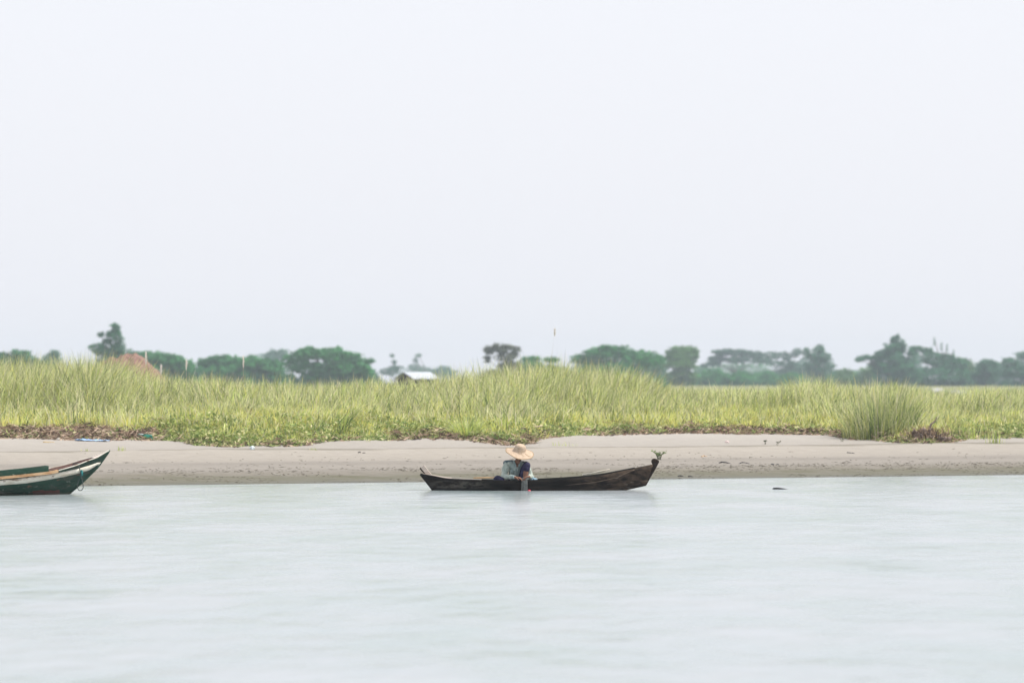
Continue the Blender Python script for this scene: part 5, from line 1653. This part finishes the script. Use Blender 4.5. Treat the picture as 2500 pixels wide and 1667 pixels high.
twig('weed_strand', 'dark strand of weed on the sand left of the canoe stern', 874, 1105, 892, 1106, 0.012, m_darktwig, 'weed', 0.005, 0.05, 6.0)
twig('weed_strand', 'dark strand of weed low on the beach right of the canoe bow', 1882, 1134, 1902, 1135, 0.014, m_darktwig, 'weed', 0.005, 0.05, 7.0)
twig('weed_strand', 'dark strand of weed on the sand below the right-hand tussocks', 2068, 1105, 2086, 1107, 0.015, m_darktwig, 'weed', 0.005, 0.06, 8.0)
twig('weed_strand', 'dark twig at the water edge right of the canoe bow', 1655, 1162, 1692, 1164, 0.016, m_darktwig, 'twig', 0.0, 0.05, 9.0)
twig('weed_strand', 'long dark line of weed above the wet strip, right half of the beach', 1755, 1130, 1830, 1132, 0.016, m_darktwig, 'weed', 0.0, 0.12, 10.0)
# upright dead stick in the litter
for px, py, h, lab in ((1690, 1045, 0.42, 'upright dead stick in the brown litter, right half of the bank'), (1905, 1050, 0.35, 'crooked pale stick poking out of the litter near the right-hand tussocks')):
    p = at_px(px, py)
    mb = MB(); mb.tube(*crook((0, 0, -0.05), (-0.05, 0, h), 0.015, 0.007, 0.08, px))
    o = mb.build('dead_stick', m_drift if px < 1800 else m_twig, None, True); o.location = p
    tag(o, lab, 'stick')

# small plants on the beach
def sprig(px, py, h, w, nleaf, label, leafs=0.035, tint=(0.10, 0.16, 0.05), name='leafy_sprig', cat='plant'):
    p = at_px(px, py)
    root = empty(name, p, label, cat)
    mb = MB(); C, U, W = [], [], []
    ns = max(2, nleaf // 9)
    for i in range(ns):
        f = (i + 0.5) / ns - 0.5
        top = Vector((f * w + RNG.normal(0, 0.02), RNG.normal(0, 0.04), h * RNG.uniform(0.6, 1.0)))
        mid = top * 0.5 + Vector((-f * 0.04, 0, 0.02))
        mb.tube([(f * 0.06, 0, -0.02), mid, top], [0.006, 0.005, 0.003], 6)
        for j in range(nleaf // ns):
            t = RNG.uniform(0.35, 1.05)
            c_ = (mid.lerp(top, max(0, t * 2 - 1)) if t > 0.5 else mid * (t * 2))
            d = rand_dirs(1)[0]; d[2] = abs(d[2]) * 0.8
            C.append(np.array(c_) + d * leafs * 0.9); nr = rand_dirs(1)
            u_, v_ = frame(nr)
            U.append((d * leafs)); W.append(np.cross(d, nr[0]) * leafs * 0.9)
    mb.build('stem', m_straw if tint[0] > 0.2 else m_stemg, root, True)
    link('leaves', quads_mesh('leaves', np.array(C), np.array(U), np.array(W), np.array(tint) * RNG.uniform(0.5, 1.9, len(C))[:, None]), m_leaf, root)
    return root
m_stemg = mat_noise('green_stem', (0.06, 0.08, 0.03), (0.12, 0.14, 0.06), 10, rough=0.8, bump=0.0)
sprig(1609, 1121, 0.21, 0.40, 90, 'leafy green seedling on the sand right behind the canoe bow knob', 0.036, (0.17, 0.24, 0.08))
sprig(1868, 1084, 0.10, 0.12, 34, 'dark small plant on the upper sand, the fuller of two side by side', 0.028, (0.07, 0.09, 0.04))
sprig(1897, 1086, 0.09, 0.16, 22, 'thin small plant on the upper sand, the sparser of two side by side', 0.026, (0.07, 0.09, 0.04))
sprig(2055, 1078, 0.10, 0.30, 30, 'straggling bare plant on the upper sand below the right-hand tussocks', 0.022, (0.12, 0.12, 0.06))
def blades_at(px, py, n_, h, spread, label):
    p = at_px(px, py)
    root = empty('grass_sprout', p, label, 'grass sprout')
    g = Grass()
    xx = RNG.normal(0, spread, n_); yy = RNG.normal(0, 0.04, n_)
    g.add(xx, yy, h * RNG.uniform(0.5, 1.1, n_), RNG.uniform(0.010, 0.018, n_), RNG.uniform(0, 0.4, n_), RNG.uniform(0, 6.28, n_), tints(n_, (1, 4, 3, 0.5, 0.5)), z=ground_z(xx + p.x, yy + p.y) - p.z - 0.01)
    g.build('blades', m_grass, root)
blades_at(1378, 1088, 22, 0.13, 0.28, 'short row of grass sprouts on the sand right of the straw hat')
blades_at(765, 1098, 14, 0.08, 0.05, 'tiny grass sprout on the sand ledge below the grassy tongue')
blades_at(300, 1100, 16, 0.14, 0.05, 'thin grass sprout on the sand right of the painted boat\'s bow tip')
blades_at(210, 1101, 14, 0.08, 0.08, 'low grass sprout on the sand just above the painted boat')
blades_at(900, 1078, 6, 0.17, 0.02, 'single upright grass sprout at the sand edge left of the canoe stern')
blades_at(2370, 1072, 60, 0.55, 0.30, 'loose curtain of grass growing from the sand at the right')
blades_at(2430, 1082, 46, 0.5, 0.10, 'last drooping grass bunch at the sand edge on the right')

# washed-up rubbish
def sheet(px, py, w, d, mat, label, name, cat, seed, hgt=0.05, n_=14):
    p = at_px(px, py)
    V, F = [], []
    for i in range(n_ + 1):
        for j in range(n_ + 1):
            x = (i / n_ - 0.5) * w; y = (j / n_ - 0.5) * d
            edge_ = 1 + 0.25 * noise.noise(Vector((x * 6, y * 6, seed)))
            z = gz(p.x + x * edge_, p.y + y * edge_) - p.z + 0.012 + hgt * abs(noise.noise(Vector((x * 7, y * 7, seed + 3)))) * 1.6
            V.append((x * edge_, y * edge_, z))
    for i in range(n_):
        for j in range(n_):
            a = i * (n_ + 1) + j
            F.append((a, a + n_ + 1, a + n_ + 2, a + 1))
    o = MB().add(V, F).build(name, mat, None, True); o.location = p
    md = o.modifiers.new('thickness', 'SOLIDIFY'); md.thickness = 0.004
    return tag(o, label, cat)
m_blue = mat_noise('blue_plastic', (0.18, 0.34, 0.62), (0.42, 0.58, 0.80), 9, rough=0.4, bump=0.2, spec=0.5)
m_teal = mat_noise('green_plastic', (0.01, 0.20, 0.15), (0.03, 0.34, 0.26), 8, rough=0.4, bump=0.1, spec=0.5)
m_ltgreen = mat_noise('pale_green_plastic', (0.18, 0.50, 0.33), (0.28, 0.60, 0.42), 8, rough=0.5, bump=0.2)
m_yellow = mat_noise('yellow_stick', (0.60, 0.42, 0.18), (0.75, 0.58, 0.30), 8, rough=0.7, bump=0.1)
m_bag = mat_noise('pale_blue_bag', (0.50, 0.62, 0.68), (0.78, 0.84, 0.86), 10, rough=0.5, bump=0.3)
m_pinkbag = mat_noise('pink_white_scrap', (0.70, 0.42, 0.40), (0.80, 0.74, 0.72), 14, rough=0.6, bump=0.2)
sheet(225, 1076, 0.78, 0.35, m_blue, 'torn blue plastic sheet lying at the foot of the brown litter', 'plastic_sheet', 'plastic sheet', 2.0, 0.05)
sheet(152, 1064, 0.14, 0.12, m_blue, 'small blue plastic scrap in the brown litter, left of the blue sheet', 'plastic_scrap', 'plastic scrap', 7.0, 0.08, 8)
sheet(308, 1059, 0.10, 0.08, m_ltgreen, 'small pale green plastic scrap in the brown litter', 'plastic_scrap', 'plastic scrap', 5.0, 0.06, 8)
p = at_px(355, 1073)
cr = empty('broken_basket', p, 'broken green plastic basket lying on its side in the brown litter', 'basket', rotz=0.3)
mb = MB(); mb.box((0, 0, 0.09), (0.32, 0.02, 0.085), Matrix.Rotation(0.12, 3, 'Y')); mb.box((-0.16, 0.10, 0.10), (0.02, 0.2, 0.075), Matrix.Rotation(0.12, 3, 'Y')); mb.box((0.0, 0.1, 0.045), (0.30, 0.2, 0.015), Matrix.Rotation(0.12, 3, 'Y'))
mb.build('shell', m_teal, cr, bevel=0.006)
MB().box((0.15, 0.02, 0.055), (0.02, 0.16, 0.11), Matrix.Rotation(-0.2, 3, 'Y')).build('end_panel', m_teal, cr, bevel=0.006)
MB().box((-0.10, -0.005, 0.135), (0.10, 0.05, 0.02), Matrix.Rotation(0.1, 3, 'Y')).build('rim', m_bag, cr, bevel=0.005)
o = link('plastic_bag', blob_mesh('plastic_bag', (0.055, 0.05, 0.05), 4.0, 0.5, 3, 2.0), m_bag, None, True)
p = at_px(616, 1097); o.location = p + Vector((0, 0, 0.03))
tag(o, 'crumpled pale blue bag on the sand below the grassy tongue', 'bag')
o = link('paper_scrap', blob_mesh('paper_scrap', (0.045, 0.04, 0.025), 6.0, 0.5, 3, 2.0), m_pinkbag, None, True)
p = at_px(1775, 1080); o.location = p + Vector((0, 0, 0.015))
tag(o, 'pink and white scrap on the upper sand right of the canoe bow', 'scrap')
o = link('white_scrap', blob_mesh('white_scrap', (0.05, 0.05, 0.035), 8.0, 0.5, 3, 2.0), m_pale2, None, True)
p = at_px(143, 1074); o.location = p + Vector((0, 0, 0.015))
tag(o, 'pale crumpled scrap at the foot of the brown litter on the left', 'scrap')
twig('yellow_cane', 'thin yellow cane lying flat on the sand left of the blue sheet', 105, 1080, 133, 1080, 0.012, m_yellow, 'cane', 0.012, 0.01, 12.0)
twig('white_cane', 'thin white cane on the wet sand between the two boats', 668, 1158, 686, 1160, 0.012, m_pale, 'cane', 0.010, 0.01, 13.0)
twig('orange_peel', 'orange dry husk on the middle sand right of the canoe bow', 1712, 1115, 1726, 1114, 0.014, m_rail, 'husk', 0.01, 0.03, 14.0)

# ------------------------------------------------------------------ air
m_haze, nt, out = new_mat('haze')
pv = nt.nodes.new('ShaderNodeVolumePrincipled')
pv.inputs['Color'].default_value = (0.80, 0.91, 1.0, 1)
pv.inputs['Density'].default_value = 0.00034
pv.inputs['Anisotropy'].default_value = 0.0
nt.links.new(pv.outputs[0], out.inputs['Volume'])
hz_o = MB().box((0, 720, 7.5), (2000, 1600, 18.0)).build('haze', m_haze)
tag(hz_o, 'pale river haze in the air', 'haze', kind='stuff')
